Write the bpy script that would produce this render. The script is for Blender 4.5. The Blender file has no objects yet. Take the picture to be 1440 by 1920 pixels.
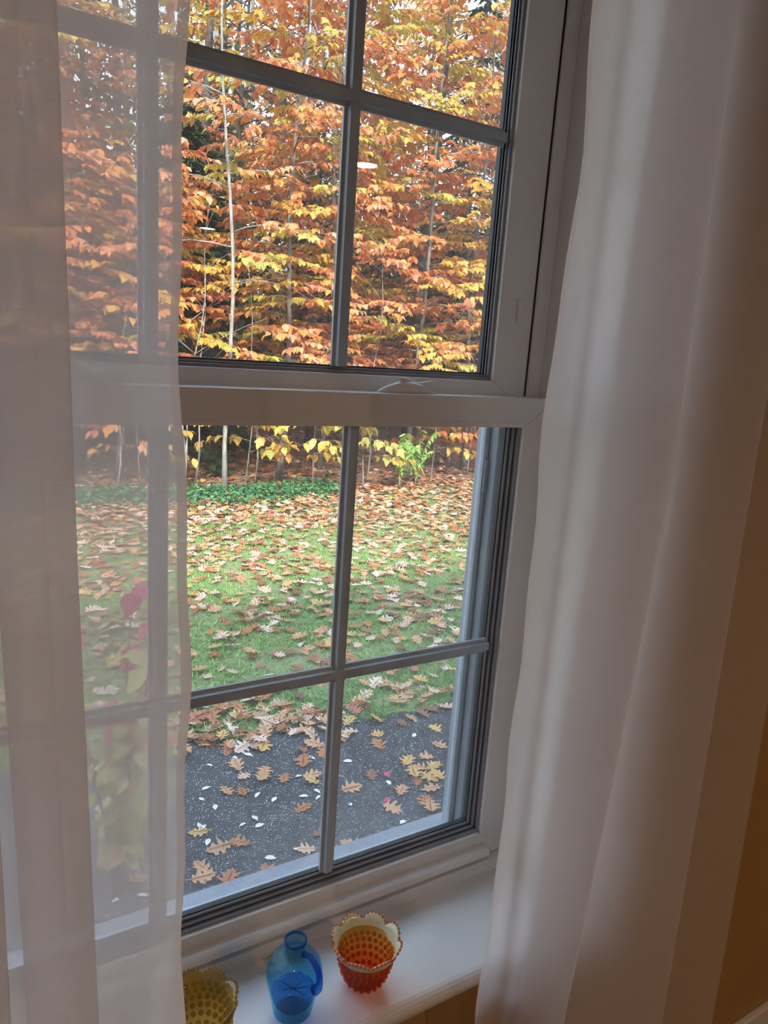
import bpy, bmesh, math, random
import numpy as np
from mathutils import Vector, Matrix
from mathutils.geometry import tessellate_polygon

S = bpy.context.scene
COL = S.collection
R = random.Random(7)
N = np.random.default_rng(11)
PI = math.pi

# ------------------------------------------------------------------ camera
CAM_Z = 1.54
GROUND = -0.66
FOCAL_PX = 1370.0
cx = Vector((0.8556, -0.51326, 0.06712)).normalized()
fw = Vector((0.51479, 0.83018, -0.21398)).normalized()
cy = (-fw).cross(cx).normalized()
cam_d = bpy.data.cameras.new('camera')
cam = bpy.data.objects.new('camera', cam_d)
COL.objects.link(cam)
M = Matrix.Identity(4)
for i in range(3):
    M[i][0], M[i][1], M[i][2] = cx[i], cy[i], -fw[i]
M[2][3] = CAM_Z
cam.matrix_world = M
cam_d.sensor_fit = 'VERTICAL'
cam_d.sensor_height = 24.0
cam_d.lens = FOCAL_PX / 1920.0 * 24.0
cam_d.clip_start = 0.02
cam_d.clip_end = 300
S.camera = cam

# ------------------------------------------------------------------ light and exposure
S.view_settings.view_transform = 'Standard'
S.view_settings.look = 'None'
S.view_settings.gamma = 1.0
S.view_settings.use_curve_mapping = False
S.view_settings.exposure = 1.38
W = bpy.data.worlds.new('sky')
S.world = W
W.use_nodes = True
nt = W.node_tree
bg = nt.nodes['Background']
tc = nt.nodes.new('ShaderNodeTexCoord')
sep = nt.nodes.new('ShaderNodeSeparateXYZ')
ramp = nt.nodes.new('ShaderNodeValToRGB')
nt.links.new(tc.outputs['Generated'], sep.inputs[0])
nt.links.new(sep.outputs['Z'], ramp.inputs[0])
ramp.color_ramp.elements[0].position = 0.0
ramp.color_ramp.elements[0].color = (0.82, 0.90, 1.0, 1)
ramp.color_ramp.elements[1].position = 1.0
ramp.color_ramp.elements[1].color = (0.48, 0.70, 1.0, 1)
nt.links.new(ramp.outputs[0], bg.inputs[0])
bg.inputs[1].default_value = 2.2
sun_d = bpy.data.lights.new('sun', 'SUN')
sun_d.energy = 5.4
sun_d.angle = math.radians(6)
sun_d.color = (1.0, 0.93, 0.82)
sun = bpy.data.objects.new('sun', sun_d)
COL.objects.link(sun)
sun.location = (-8, -14, 16)
sun.rotation_euler = Vector((0.34, 0.80, -0.60)).to_track_quat('-Z', 'Y').to_euler()
LAMP_STRENGTH = 142.0
LAMP_COLOR = (1.0, 0.73, 0.49, 1)

# ------------------------------------------------------------------ helpers
def srgb(r, g, b):
    f = lambda c: (c / 255 / 12.92) if c / 255 <= 0.04045 else ((c / 255 + 0.055) / 1.055) ** 2.4
    return (f(r), f(g), f(b), 1.0)

def new_mat(name):
    m = bpy.data.materials.new(name)
    m.use_nodes = True
    t = m.node_tree
    t.nodes.clear()
    out = t.nodes.new('ShaderNodeOutputMaterial')
    return m, t, out

def node(t, kind, **kw):
    n = t.nodes.new(kind)
    for k, v in kw.items():
        setattr(n, k, v)
    return n

def plain(name, c1, c2=None, rough=0.5, scale=12.0, bump=0.0, bscale=None, metallic=0.0, spec=0.5, stretch=None, detail=4.0):
    """two-tone noise on a principled surface"""
    m, t, out = new_mat(name)
    p = node(t, 'ShaderNodeBsdfPrincipled')
    t.links.new(p.outputs[0], out.inputs[0])
    p.inputs['Roughness'].default_value = rough
    p.inputs['Metallic'].default_value = metallic
    p.inputs['Specular IOR Level'].default_value = spec
    co = node(t, 'ShaderNodeTexCoord')
    src = co.outputs['Object']
    if stretch:
        mp = node(t, 'ShaderNodeMapping')
        mp.inputs['Scale'].default_value = stretch
        t.links.new(src, mp.inputs[0]); src = mp.outputs[0]
    nz = node(t, 'ShaderNodeTexNoise')
    nz.inputs['Scale'].default_value = scale
    nz.inputs['Detail'].default_value = detail
    t.links.new(src, nz.inputs['Vector'])
    rp = node(t, 'ShaderNodeValToRGB')
    rp.color_ramp.elements[0].position = 0.35
    rp.color_ramp.elements[1].position = 0.65
    rp.color_ramp.elements[0].color = c1
    rp.color_ramp.elements[1].color = c2 or c1
    t.links.new(nz.outputs[0], rp.inputs[0])
    t.links.new(rp.outputs[0], p.inputs['Base Color'])
    if bump:
        n2 = node(t, 'ShaderNodeTexNoise')
        n2.inputs['Scale'].default_value = bscale or scale * 6
        n2.inputs['Detail'].default_value = 5
        t.links.new(src, n2.inputs['Vector'])
        b = node(t, 'ShaderNodeBump')
        b.inputs['Strength'].default_value = bump
        b.inputs['Distance'].default_value = 0.01
        t.links.new(n2.outputs[0], b.inputs['Height'])
        t.links.new(b.outputs[0], p.inputs['Normal'])
    return m

def leaf_mat(name, trans=0.35, rough=0.5):
    m, t, out = new_mat(name)
    at = node(t, 'ShaderNodeAttribute', attribute_name='Col')
    p = node(t, 'ShaderNodeBsdfPrincipled')
    p.inputs['Roughness'].default_value = rough
    tr = node(t, 'ShaderNodeBsdfTranslucent')
    mx = node(t, 'ShaderNodeMixShader')
    mx.inputs[0].default_value = trans
    t.links.new(at.outputs['Color'], p.inputs['Base Color'])
    t.links.new(at.outputs['Color'], tr.inputs['Color'])
    t.links.new(p.outputs[0], mx.inputs[1])
    t.links.new(tr.outputs[0], mx.inputs[2])
    t.links.new(mx.outputs[0], out.inputs[0])
    return m

def link(o, parent=None):
    COL.objects.link(o)
    if parent is not None:
        o.parent = parent
    return o

def tag(o, label=None, cat=None, group=None, kind=None):
    if label: o['label'] = label
    if cat: o['category'] = cat
    if group: o['group'] = group
    if kind: o['kind'] = kind
    return o

def empty(name, loc=(0, 0, 0), rz=0.0):
    o = bpy.data.objects.new(name, None)
    o.empty_display_size = 0.05
    link(o)
    o.location = loc
    o.rotation_euler = (0, 0, rz)
    return o

def from_bm(name, bm, mat, parent=None, smooth=False):
    me = bpy.data.meshes.new(name)
    bm.normal_update()
    bm.to_mesh(me); bm.free()
    if smooth:
        me.polygons.foreach_set('use_smooth', [True] * len(me.polygons))
    me.materials.append(mat)
    return link(bpy.data.objects.new(name, me), parent)

def from_py(name, v, f, mat, parent=None, smooth=False):
    me = bpy.data.meshes.new(name)
    me.from_pydata(v, [], f)
    if smooth:
        me.polygons.foreach_set('use_smooth', [True] * len(me.polygons))
    me.materials.append(mat)
    me.update()
    return link(bpy.data.objects.new(name, me), parent)

def bm_box(bm, x0, x1, y0, y1, z0, z1, bevel=0.0, seg=2):
    r = bmesh.ops.create_cube(bm, size=1.0)
    vs = r['verts']
    for v in vs:
        v.co = Vector(((x0 + x1) / 2 + v.co.x * (x1 - x0), (y0 + y1) / 2 + v.co.y * (y1 - y0), (z0 + z1) / 2 + v.co.z * (z1 - z0)))
    if bevel:
        es = list({e for v in vs for e in v.link_edges})
        bmesh.ops.bevel(bm, geom=es, offset=bevel, segments=seg, profile=0.5, affect='EDGES')

def box(name, x0, x1, y0, y1, z0, z1, mat, parent=None, bevel=0.0, seg=2):
    bm = bmesh.new()
    bm_box(bm, x0, x1, y0, y1, z0, z1, bevel, seg)
    return from_bm(name, bm, mat, parent)

def tube_arrays(pts, rad, sides=6):
    """swept tube -> verts, quad faces (lists)"""
    pts = np.asarray(pts, float)
    n = len(pts)
    rad = np.broadcast_to(np.asarray(rad, float), (n,))
    tan = np.gradient(pts, axis=0)
    tan /= np.linalg.norm(tan, axis=1)[:, None] + 1e-12
    ref = np.array([0, 0, 1.0]) if abs(tan[0][2]) < 0.9 else np.array([1.0, 0, 0])
    V = []
    u = np.cross(tan[0], ref); u /= np.linalg.norm(u)
    for i in range(n):
        u = u - tan[i] * (u @ tan[i]); u /= np.linalg.norm(u) + 1e-12
        w = np.cross(tan[i], u)
        a = np.arange(sides) * 2 * PI / sides
        V.append(pts[i] + rad[i] * (np.cos(a)[:, None] * u + np.sin(a)[:, None] * w))
    V = np.concatenate(V)
    F = []
    for i in range(n - 1):
        for j in range(sides):
            k = (j + 1) % sides
            F.append((i * sides + j, i * sides + k, (i + 1) * sides + k, (i + 1) * sides + j))
    F.append(tuple(range(sides))[::-1])
    F.append(tuple((n - 1) * sides + j for j in range(sides)))
    return V, F

class MB:
    """collects tubes and polys into one mesh"""
    def __init__(s): s.v = []; s.f = []; s.n = 0
    def add(s, V, F):
        V = np.asarray(V, float)
        s.v.append(V)
        s.f += [tuple(i + s.n for i in f) for f in F]
        s.n += len(V)
        return s
    def tube(s, pts, rad, sides=6): return s.add(*tube_arrays(pts, rad, sides))
    def build(s, name, mat, parent=None, smooth=True):
        return from_py(name, np.concatenate(s.v).tolist(), s.f, mat, parent, smooth)

def lathe(prof, seg=48, rfun=None):
    """profile [(r,z)] around z; rfun(ang, i, r, z)->(r,z)"""
    V, F = [], []
    n = len(prof)
    for i, (r, z) in enumerate(prof):
        for j in range(seg):
            a = 2 * PI * j / seg
            rr, zz = (r, z) if rfun is None else rfun(a, i, r, z)
            V.append((rr * math.cos(a), rr * math.sin(a), zz))
    for i in range(n - 1):
        for j in range(seg):
            k = (j + 1) % seg
            F.append((i * seg + j, i * seg + k, (i + 1) * seg + k, (i + 1) * seg + j))
    return V, F

def tri_mesh(name, V, T, colors, mat, parent=None):
    """V (n,3), T (m,3) triangles, colors (n,3) per vertex"""
    me = bpy.data.meshes.new(name)
    nv, ntri = len(V), len(T)
    me.vertices.add(nv); me.loops.add(ntri * 3); me.polygons.add(ntri)
    me.vertices.foreach_set('co', np.ascontiguousarray(V, dtype=np.float32).ravel())
    me.loops.foreach_set('vertex_index', np.ascontiguousarray(T, dtype=np.int32).ravel())
    me.polygons.foreach_set('loop_start', np.arange(0, ntri * 3, 3, dtype=np.int32))
    if colors is not None:
        a = me.color_attributes.new('Col', 'FLOAT_COLOR', 'POINT')
        c = np.ones((nv, 4), np.float32); c[:, :3] = colors
        a.data.foreach_set('color', c.ravel())
    me.update(calc_edges=True)
    me.validate()
    me.materials.append(mat)
    return link(bpy.data.objects.new(name, me), parent)

def scatter(tv, tt, Rm, pos, scale):
    """template verts (k,3), tris (m,3); rotation matrices (n,3,3); pos (n,3); scale (n,)"""
    k = len(tv)
    P = np.einsum('nij,kj->nki', Rm, tv) * scale[:, None, None] + pos[:, None, :]
    n = len(pos)
    T = tt[None] + (np.arange(n) * k)[:, None, None]
    return P.reshape(-1, 3), T.reshape(-1, 3)

def frames(d, nrm):
    """rotation matrices with x=d, z~nrm"""
    d = d / (np.linalg.norm(d, axis=1)[:, None] + 1e-9)
    y = np.cross(nrm, d); y /= np.linalg.norm(y, axis=1)[:, None] + 1e-9
    z = np.cross(d, y)
    return np.stack([d, y, z], axis=2)

def view_size(P, s):
    """pixels across and in-frame flag for world points"""
    mw = np.array([[*cx], [*cy], [*fw]])
    q = (P - np.array([0, 0, CAM_Z])) @ mw.T
    zf = np.maximum(q[:, 2], 1e-3)
    px = 720 + FOCAL_PX * q[:, 0] / zf; py = 960 - FOCAL_PX * q[:, 1] / zf
    vis = (q[:, 2] > 0.1) & (px > 0) & (px < 1440) & (py > 0) & (py < 1920)
    return FOCAL_PX * s / zf, vis, px, py

# ------------------------------------------------------------------ materials
m_vinyl = plain('white_vinyl', (0.74, 0.73, 0.73, 1), (0.78, 0.77, 0.77, 1), rough=0.38, scale=9)
m_vinyl2 = plain('grey_vinyl_track', (0.25, 0.28, 0.33, 1), (0.30, 0.33, 0.38, 1), rough=0.45, scale=14)
m_grille = plain('backlit_grille_vinyl', (0.38, 0.45, 0.52, 1), (0.43, 0.50, 0.57, 1), rough=0.42, scale=20)  # blue-grey of the backlit muntins is put into the base colour
m_gasket = plain('dark_gasket', (0.03, 0.032, 0.036, 1), (0.05, 0.05, 0.055, 1), rough=0.5, scale=30)
m_sill = plain('painted_wood_white', (0.78, 0.77, 0.76, 1), (0.83, 0.82, 0.81, 1), rough=0.28, scale=7, bump=0.03, bscale=120)
m_wall = plain('golden_tan_paint', (0.42, 0.245, 0.09, 1), (0.46, 0.27, 0.10, 1), rough=0.7, scale=5, bump=0.08, bscale=260)
m_ceil = plain('ceiling_paint', (0.74, 0.72, 0.68, 1), (0.78, 0.76, 0.72, 1), rough=0.85, scale=6, bump=0.1, bscale=200)
m_floor = plain('dark_wood_floor', (0.10, 0.05, 0.025, 1), (0.17, 0.09, 0.045, 1), rough=0.35, scale=8, stretch=(1, 12, 1), bump=0.06)
m_siding = plain('pale_siding', (0.55, 0.54, 0.50, 1), (0.6, 0.59, 0.55, 1), rough=0.6, scale=5)
m_roof = plain('roof_shingle', (0.06, 0.06, 0.065, 1), (0.12, 0.11, 0.11, 1), rough=0.85, scale=30, bump=0.4)
m_metal = plain('brushed_nickel', (0.45, 0.43, 0.40, 1), (0.52, 0.50, 0.47, 1), rough=0.3, scale=40, metallic=1.0)
m_wire = plain('screen_wire', (0.16, 0.165, 0.17, 1), (0.22, 0.225, 0.23, 1), rough=0.5, scale=50)
m_bark = plain('grey_brown_bark', (0.10, 0.085, 0.07, 1), (0.22, 0.19, 0.16, 1), rough=0.9, scale=16, stretch=(1, 1, 0.25), bump=0.6)
m_bark_pale = plain('pale_grey_bark', (0.20, 0.19, 0.175, 1), (0.32, 0.31, 0.285, 1), rough=0.85, scale=14, stretch=(1, 1, 0.35), bump=0.35)
m_bark_dark = plain('dark_wet_bark', (0.035, 0.03, 0.026, 1), (0.09, 0.075, 0.06, 1), rough=0.9, scale=18, stretch=(1, 1, 0.25), bump=0.6)
m_leaf = leaf_mat('autumn_leaf', 0.38, 0.42)
m_dry = leaf_mat('dry_leaf', 0.12, 0.5)
m_green = leaf_mat('green_leaf', 0.3, 0.45)

m_glass, t, out = new_mat('window_glass')
tr = node(t, 'ShaderNodeBsdfTransparent'); tr.inputs[0].default_value = (0.97, 0.985, 0.98, 1)
gl = node(t, 'ShaderNodeBsdfGlossy'); gl.inputs['Roughness'].default_value = 0.0
nz = node(t, 'ShaderNodeTexNoise'); nz.inputs['Scale'].default_value = 3.0
mr = node(t, 'ShaderNodeMapRange'); mr.inputs['To Min'].default_value = 0.035; mr.inputs['To Max'].default_value = 0.045
t.links.new(nz.outputs[0], mr.inputs[0])
mx = node(t, 'ShaderNodeMixShader')
t.links.new(mr.outputs[0], mx.inputs[0])
t.links.new(tr.outputs[0], mx.inputs[1]); t.links.new(gl.outputs[0], mx.inputs[2]); t.links.new(mx.outputs[0], out.inputs[0])

def sheer(name, clear, col):
    m, t, out = new_mat(name)
    tr = node(t, 'ShaderNodeBsdfTransparent')
    df = node(t, 'ShaderNodeBsdfDiffuse'); df.inputs[0].default_value = col
    tl = node(t, 'ShaderNodeBsdfTranslucent'); tl.inputs[0].default_value = col
    m1 = node(t, 'ShaderNodeMixShader'); m1.inputs[0].default_value = 0.56
    t.links.new(df.outputs[0], m1.inputs[1]); t.links.new(tl.outputs[0], m1.inputs[2])
    co = node(t, 'ShaderNodeTexCoord')
    mp = node(t, 'ShaderNodeMapping'); mp.inputs['Scale'].default_value = (60, 60, 900)
    t.links.new(co.outputs['Object'], mp.inputs[0])
    nz = node(t, 'ShaderNodeTexNoise'); nz.inputs['Scale'].default_value = 1.0; nz.inputs['Detail'].default_value = 2
    t.links.new(mp.outputs[0], nz.inputs['Vector'])
    mr = node(t, 'ShaderNodeMapRange')
    mr.inputs['From Min'].default_value = 0.3; mr.inputs['From Max'].default_value = 0.7
    mr.inputs['To Min'].default_value = 1 - clear - 0.018; mr.inputs['To Max'].default_value = 1 - clear + 0.018
    t.links.new(nz.outputs[0], mr.inputs[0])
    m2 = node(t, 'ShaderNodeMixShader')
    t.links.new(mr.outputs[0], m2.inputs[0])
    t.links.new(tr.outputs[0], m2.inputs[1]); t.links.new(m1.outputs[0], m2.inputs[2])
    t.links.new(m2.outputs[0], out.inputs[0])
    return m
m_sheer = sheer('white_sheer_voile', 0.34, (0.94, 0.91, 0.91, 1))
m_hem = sheer('stitched_hem', 0.22, (0.84, 0.76, 0.71, 1))

# asphalt with pale aggregate
def asphalt(name, a, b):
    m, t, out = new_mat(name)
    p = node(t, 'ShaderNodeBsdfPrincipled'); p.inputs['Roughness'].default_value = 0.75
    t.links.new(p.outputs[0], out.inputs[0])
    co = node(t, 'ShaderNodeTexCoord')
    n1 = node(t, 'ShaderNodeTexNoise'); n1.inputs['Scale'].default_value = 5; n1.inputs['Detail'].default_value = 6
    t.links.new(co.outputs['Object'], n1.inputs['Vector'])
    r1 = node(t, 'ShaderNodeValToRGB')
    r1.color_ramp.elements[0].position = 0.35; r1.color_ramp.elements[1].position = 0.68
    r1.color_ramp.elements[0].color = a; r1.color_ramp.elements[1].color = b
    t.links.new(n1.outputs[0], r1.inputs[0])
    vo = node(t, 'ShaderNodeTexVoronoi'); vo.inputs['Scale'].default_value = 165
    t.links.new(co.outputs['Object'], vo.inputs['Vector'])
    sc = node(t, 'ShaderNodeSeparateColor'); t.links.new(vo.outputs['Color'], sc.inputs[0])
    g = node(t, 'ShaderNodeMath', operation='GREATER_THAN'); g.inputs[1].default_value = 0.86
    t.links.new(sc.outputs[0], g.inputs[0])
    l = node(t, 'ShaderNodeMath', operation='LESS_THAN'); l.inputs[1].default_value = 0.36
    t.links.new(vo.outputs['Distance'], l.inputs[0])
    mu = node(t, 'ShaderNodeMath', operation='MULTIPLY'); t.links.new(g.outputs[0], mu.inputs[0]); t.links.new(l.outputs[0], mu.inputs[1])
    mc = node(t, 'ShaderNodeMix', data_type='RGBA'); mc.inputs[7].default_value = (0.62, 0.63, 0.64, 1)
    t.links.new(mu.outputs[0], mc.inputs[0]); t.links.new(r1.outputs[0], mc.inputs[6])
    t.links.new(mc.outputs[2], p.inputs['Base Color'])
    b_ = node(t, 'ShaderNodeBump'); b_.inputs['Strength'].default_value = 0.6; b_.inputs['Distance'].default_value = 0.004
    t.links.new(vo.outputs['Distance'], b_.inputs['Height']); t.links.new(b_.outputs[0], p.inputs['Normal'])
    return m
m_asphalt = asphalt('weathered_asphalt', (0.024, 0.027, 0.032, 1), (0.046, 0.049, 0.055, 1))
m_asphalt2 = asphalt('darker_asphalt_patch', (0.016, 0.017, 0.020, 1), (0.030, 0.032, 0.036, 1))
m_lawn = plain('mossy_soil', (0.14, 0.19, 0.06, 1), (0.25, 0.25, 0.12, 1), rough=0.95, scale=3.5, bump=0.8, bscale=60, detail=8)
m_litter = plain('leaf_litter', (0.13, 0.075, 0.045, 1), (0.27, 0.16, 0.10, 1), rough=0.95, scale=9, bump=0.9, bscale=22, detail=8)
m_road = plain('pale_road', (0.36, 0.37, 0.39, 1), (0.44, 0.45, 0.46, 1), rough=0.8, scale=3, bump=0.1)

# ------------------------------------------------------------------ room shell
XC = 0.357                    # window centre
OX0, OX1 = XC - 0.515, XC + 0.515   # rough opening
OZ0, OZ1 = 0.612, 2.30
WI, WO = 0.72, 1.00           # inner and outer face of the wall
RX0, RX1, RY0, CEIL = -2.9, 3.5, -5.9, 2.44
bm = bmesh.new()
bm_box(bm, RX0, OX0, WI, WO, GROUND, 2.7)
bm_box(bm, OX1, RX1, WI, WO, GROUND, 2.7)
bm_box(bm, OX0, OX1, WI, WO, GROUND, OZ0)
bm_box(bm, OX0, OX1, WI, WO, OZ1, 2.7)
tag(from_bm('wall_front', bm, m_wall), kind='structure')
tag(box('wall_left', RX0 - 0.15, RX0, RY0, WO, GROUND, 2.7, m_wall), kind='structure')
tag(box('wall_right', RX1, RX1 + 0.15, RY0, WO, GROUND, 2.7, m_wall), kind='structure')
tag(box('wall_back', RX0 - 0.15, RX1 + 0.15, RY0 - 0.15, RY0, GROUND, 2.7, m_wall), kind='structure')
tag(box('ceiling', RX0, RX1, RY0, WI, CEIL, CEIL + 0.2, m_ceil), kind='structure')
tag(box('floor', RX0, RX1, RY0, WI, -0.1, 0.0, m_floor), kind='structure')
bm = bmesh.new()
bm_box(bm, RX0, RX1, WI - 0.016, WI, 0.0, 0.105, 0.004)
bm_box(bm, RX0, RX1, WI - 0.026, WI - 0.016, 0.0, 0.02, 0.004)
tag(from_bm('baseboard_front', bm, m_sill), kind='structure')
# unseen gable added over the house, shaped to shade driveway and near lawn
rf = [(RX0 - .5, 1.45, 2.55), (RX1 + .5, 1.45, 2.55), (RX1 + .5, -2.5, 4.9), (RX0 - .5, -2.5, 4.9), (RX0 - .5, -6.5, 2.55), (RX1 + .5, -6.5, 2.55)]
rv = rf + [(x, y, z + 0.15) for x, y, z in rf]
tag(from_py('shade_roof', rv, [(0, 1, 2, 3), (3, 2, 5, 4), (9, 8, 7, 6), (10, 11, 8, 9), (0, 6, 7, 1), (4, 5, 11, 10), (0, 3, 9, 6), (3, 4, 10, 9), (1, 7, 8, 2), (2, 8, 11, 5)], m_roof), kind='structure')

# extension jambs and stool (plaster returns, no casing)
JX0, JX1 = XC - 0.498, XC + 0.498
for i, (x0, x1) in enumerate(((OX0, JX0), (JX1, OX1))):
    tag(box('trim_%d' % (i + 1), x0, x1, WI, 0.862, 0.641, 2.285, m_sill), kind='structure')
tag(box('trim_3', OX0, OX1, WI, 0.862, 2.285, OZ1, m_sill), kind='structure')
STOOL = 0.64
bm = bmesh.new()     # stool: deep board with a rounded nose and horns, cove under it
prof = [(0.862, STOOL), (0.700, STOOL)]
for k in range(9):
    a = PI / 2 + PI * k / 8
    prof.append((0.700 + 0.014 * math.cos(a), STOOL - 0.014 + 0.014 * math.sin(a)))
prof += [(0.862, STOOL - 0.028)]
def extrude_x(bm, prof, x0, x1):
    a = [bm.verts.new((x0, y, z)) for y, z in prof]; b = [bm.verts.new((x1, y, z)) for y, z in prof]
    n = len(prof)
    for i in range(n):
        j = (i + 1) % n
        bm.faces.new((a[i], b[i], b[j], a[j]))
    bm.faces.new(a[::-1]); bm.faces.new(b)
def clip_prof(p, ymin, ymax): return [(min(max(y, ymin), ymax), z) for y, z in p]
extrude_x(bm, prof, OX0, OX1)
wp = clip_prof(prof, 0, WI - 0.0005)
extrude_x(bm, wp, OX0 - 0.05, OX0); extrude_x(bm, wp, OX1, OX1 + 0.05)
bmesh.ops.recalc_face_normals(bm, faces=bm.faces)
stool = tag(from_bm('trim_4', bm, m_sill), 'deep white painted window stool board under the sash', kind='structure')
bm = bmesh.new()
cov = [(WI, STOOL - 0.028), (WI - 0.018, STOOL - 0.028)] + [(WI - 0.004 - 0.014 * math.cos(a), STOOL - 0.05 + 0.016 * math.cos(a) * 0 - 0.012 * math.sin(a) + 0.012) for a in np.linspace(0, PI / 2, 5)] + [(WI, STOOL - 0.052)]
extrude_x(bm, cov, OX0 - 0.04, OX1 + 0.04)
bmesh.ops.recalc_face_normals(bm, faces=bm.faces)
tag(from_bm('trim_5', bm, m_sill), kind='structure')

# ------------------------------------------------------------------ the window
win = tag(empty('window_1', (0, 0, 0)), 'white double-hung window with six-over-six grilles and insect screen', kind='structure')
def member(bm, side, ox, oz, ix, iz, y0, y1, zc_o, zc_i, bevel=0.0015):
    """mitred frame member; outer half width ox, z range oz=(lo,hi), inner ix, iz"""
    o = [(XC - ox, oz[0]), (XC + ox, oz[0]), (XC + ox, oz[1]), (XC - ox, oz[1])]
    n = [(XC - ix, iz[0]), (XC + ix, iz[0]), (XC + ix, iz[1]), (XC - ix, iz[1])]
    i, j = side, (side + 1) % 4
    q = [o[i], o[j], n[j], n[i]]
    a = [bm.verts.new((x, y0, z)) for x, z in q]; b = [bm.verts.new((x, y1, z)) for x, z in q]
    fs = [bm.faces.new(a), bm.faces.new(b[::-1])]
    for k in range(4):
        l = (k + 1) % 4
        fs.append(bm.faces.new((a[l], a[k], b[k], b[l])))
    bmesh.ops.recalc_face_normals(bm, faces=fs)
    if bevel:
        es = list({e for f in fs for e in f.edges})
        bmesh.ops.bevel(bm, geom=es, offset=bevel, segments=2, profile=0.5, affect='EDGES')
SIDE = ('bottom_rail', 'stile', 'top_rail', 'stile')
def ring(parent, oz, ox, iz, ix, y0, y1, mat, names, bevel=0.0015):
    for s in range(4):
        bm = bmesh.new()
        member(bm, s, ox, oz, ix, iz, y0, y1, None, None, bevel)
        from_bm(names[s], bm, mat, parent)
def ring_one(name, parent, layers, mat):
    bm = bmesh.new()
    for (oz, ox, iz, ix, y0, y1) in layers:
        for s in range(4):
            member(bm, s, ox, oz, ix, iz, y0, y1, None, None, 0.0007)
    return from_bm(name, bm, mat, parent)

# fixed frame
fr = link(bpy.data.objects.new('window_frame', None), win)
bm = bmesh.new()
for s in (-1, 1):
    b2 = bmesh.new()
    xs = sorted((XC + s * 0.494, XC + s * 0.515)); bm_box(b2, xs[0], xs[1], 0.862, 0.9115, 0.612, 2.30)
    bm_box(bm, xs[0], xs[1], 0.9115, 1.03, 0.612, 2.30)
    xs = sorted((XC + s * 0.4676, XC + s * 0.494)); bm_box(b2, xs[0], xs[1], 0.9115, 0.9165, 0.63, 2.28, 0.0006)
    from_bm('jamb_liner', b2, m_vinyl, fr)
    bm_box(bm, xs[0], xs[1], 0.955, 1.03, 0.63, 2.28, 0.001)
    xs = sorted((XC + s * 0.482, XC + s * 0.494)); bm_box(bm, xs[0], xs[1], 0.917, 0.955, 0.63, 2.28)
    xs = sorted((XC + s * 0.455, XC + s * 0.470)); bm_box(bm, xs[0], xs[1], 0.958, 0.978, 0.63, 2.28, 0.001)
from_bm('side_jamb', bm, m_vinyl2, fr)
box('head_jamb', XC - 0.494, XC + 0.494, 0.862, 1.03, 2.28, 2.30, m_vinyl2, fr)
bm = bmesh.new()
bm_box(bm, XC - 0.494, XC + 0.494, 0.856, 0.912, 0.612, 0.664, 0.002)
from_bm('sill_nose', bm, m_vinyl, fr)
bm = bmesh.new()
bm_box(bm, XC - 0.494, XC + 0.494, 0.912, 0.952, 0.612, 0.640, 0.001)
bm_box(bm, XC - 0.494, XC + 0.494, 0.952, 1.05, 0.60, 0.628, 0.001)
bm_box(bm, XC - 0.494, XC + 0.494, 0.931, 0.935, 0.640, 0.650, 0.0005)
bm_box(bm, XC - 0.470, XC + 0.470, 0.958, 0.962, 0.628, 0.645, 0.0005)
bm_box(bm, XC - 0.470, XC + 0.470, 1.006, 1.012, 0.628, 0.640, 0.0005)
from_bm('sill', bm, m_vinyl2, fr)

def muntin_prof(w, d):
    return [(-w, 0), (w, 0), (w, -d * 0.35), (w * 0.62, -d * 0.5), (w * 0.5, -d), (-w * 0.5, -d), (-w * 0.62, -d * 0.5), (-w, -d * 0.35)]
def muntin(parent, vertical, c, a, b, y):
    bm = bmesh.new()
    pr = muntin_prof(0.0122, 0.012)
    if vertical:
        A = [bm.verts.new((c + u, y + v, a)) for u, v in pr]; B = [bm.verts.new((c + u, y + v, b)) for u, v in pr]
    else:
        A = [bm.verts.new((a, y + v, c + u)) for u, v in pr]; B = [bm.verts.new((b, y + v, c + u)) for u, v in pr]
    n = len(pr)
    for i in range(n):
        bm.faces.new((A[i], A[(i + 1) % n], B[(i + 1) % n], B[i]))
    bm.faces.new(A); bm.faces.new(B[::-1])
    bmesh.ops.recalc_face_normals(bm, faces=bm.faces)
    return from_bm('muntin', bm, m_grille, parent)
MX = (0.225, 0.489)

def sash(name, y, oz, ox, iz, ix, mz, bead, top=0.0):
    """y = front face; oz/ox outer, iz/ix inner opening of the face"""
    s = link(bpy.data.objects.new(name, None), win)
    ring(s, oz, ox, iz, ix, y, y + 0.037, m_vinyl, SIDE)
    # stepped glazing bead: dark gasket lines between vinyl steps
    def lay(d0, d1, y0, y1): return ((iz[0] + d0, iz[1] + top - d0), ix - d0, (iz[0] + d1, iz[1] + top - d1), ix - d1, y0, y1)
    ring_one('glazing_bead', s, [lay(0, 0.005, y + 0.007, y + 0.03), lay(0.008, bead * 0.62, y + 0.012, y + 0.03), lay(bead * 0.62 + 0.003, bead, y + 0.017, y + 0.03)], m_vinyl2)
    ring_one('gasket', s, [lay(0.005, 0.008, y + 0.013, y + 0.03), lay(bead * 0.62, bead * 0.62 + 0.003, y + 0.018, y + 0.03), lay(bead, bead + 0.002, y + 0.020, y + 0.03)], m_gasket)
    gx0, gx1, gz0, gz1 = XC - ix + bead, XC + ix - bead, iz[0] + bead, iz[1] + top - bead
    gy = y + 0.021
    muntin(s, False, mz, gx0, gx1, gy)
    for xm in MX:
        muntin(s, True, xm, gz0, gz1, gy + 0.0012)
    xs = (gx0, *MX, gx1); zs = (gz0, mz, gz1)
    for i in range(3):
        for j in range(2):
            box('pane', xs[i], xs[i + 1], gy + 0.0018, gy + 0.0048, zs[j], zs[j + 1], m_glass, s)
    return s
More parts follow.
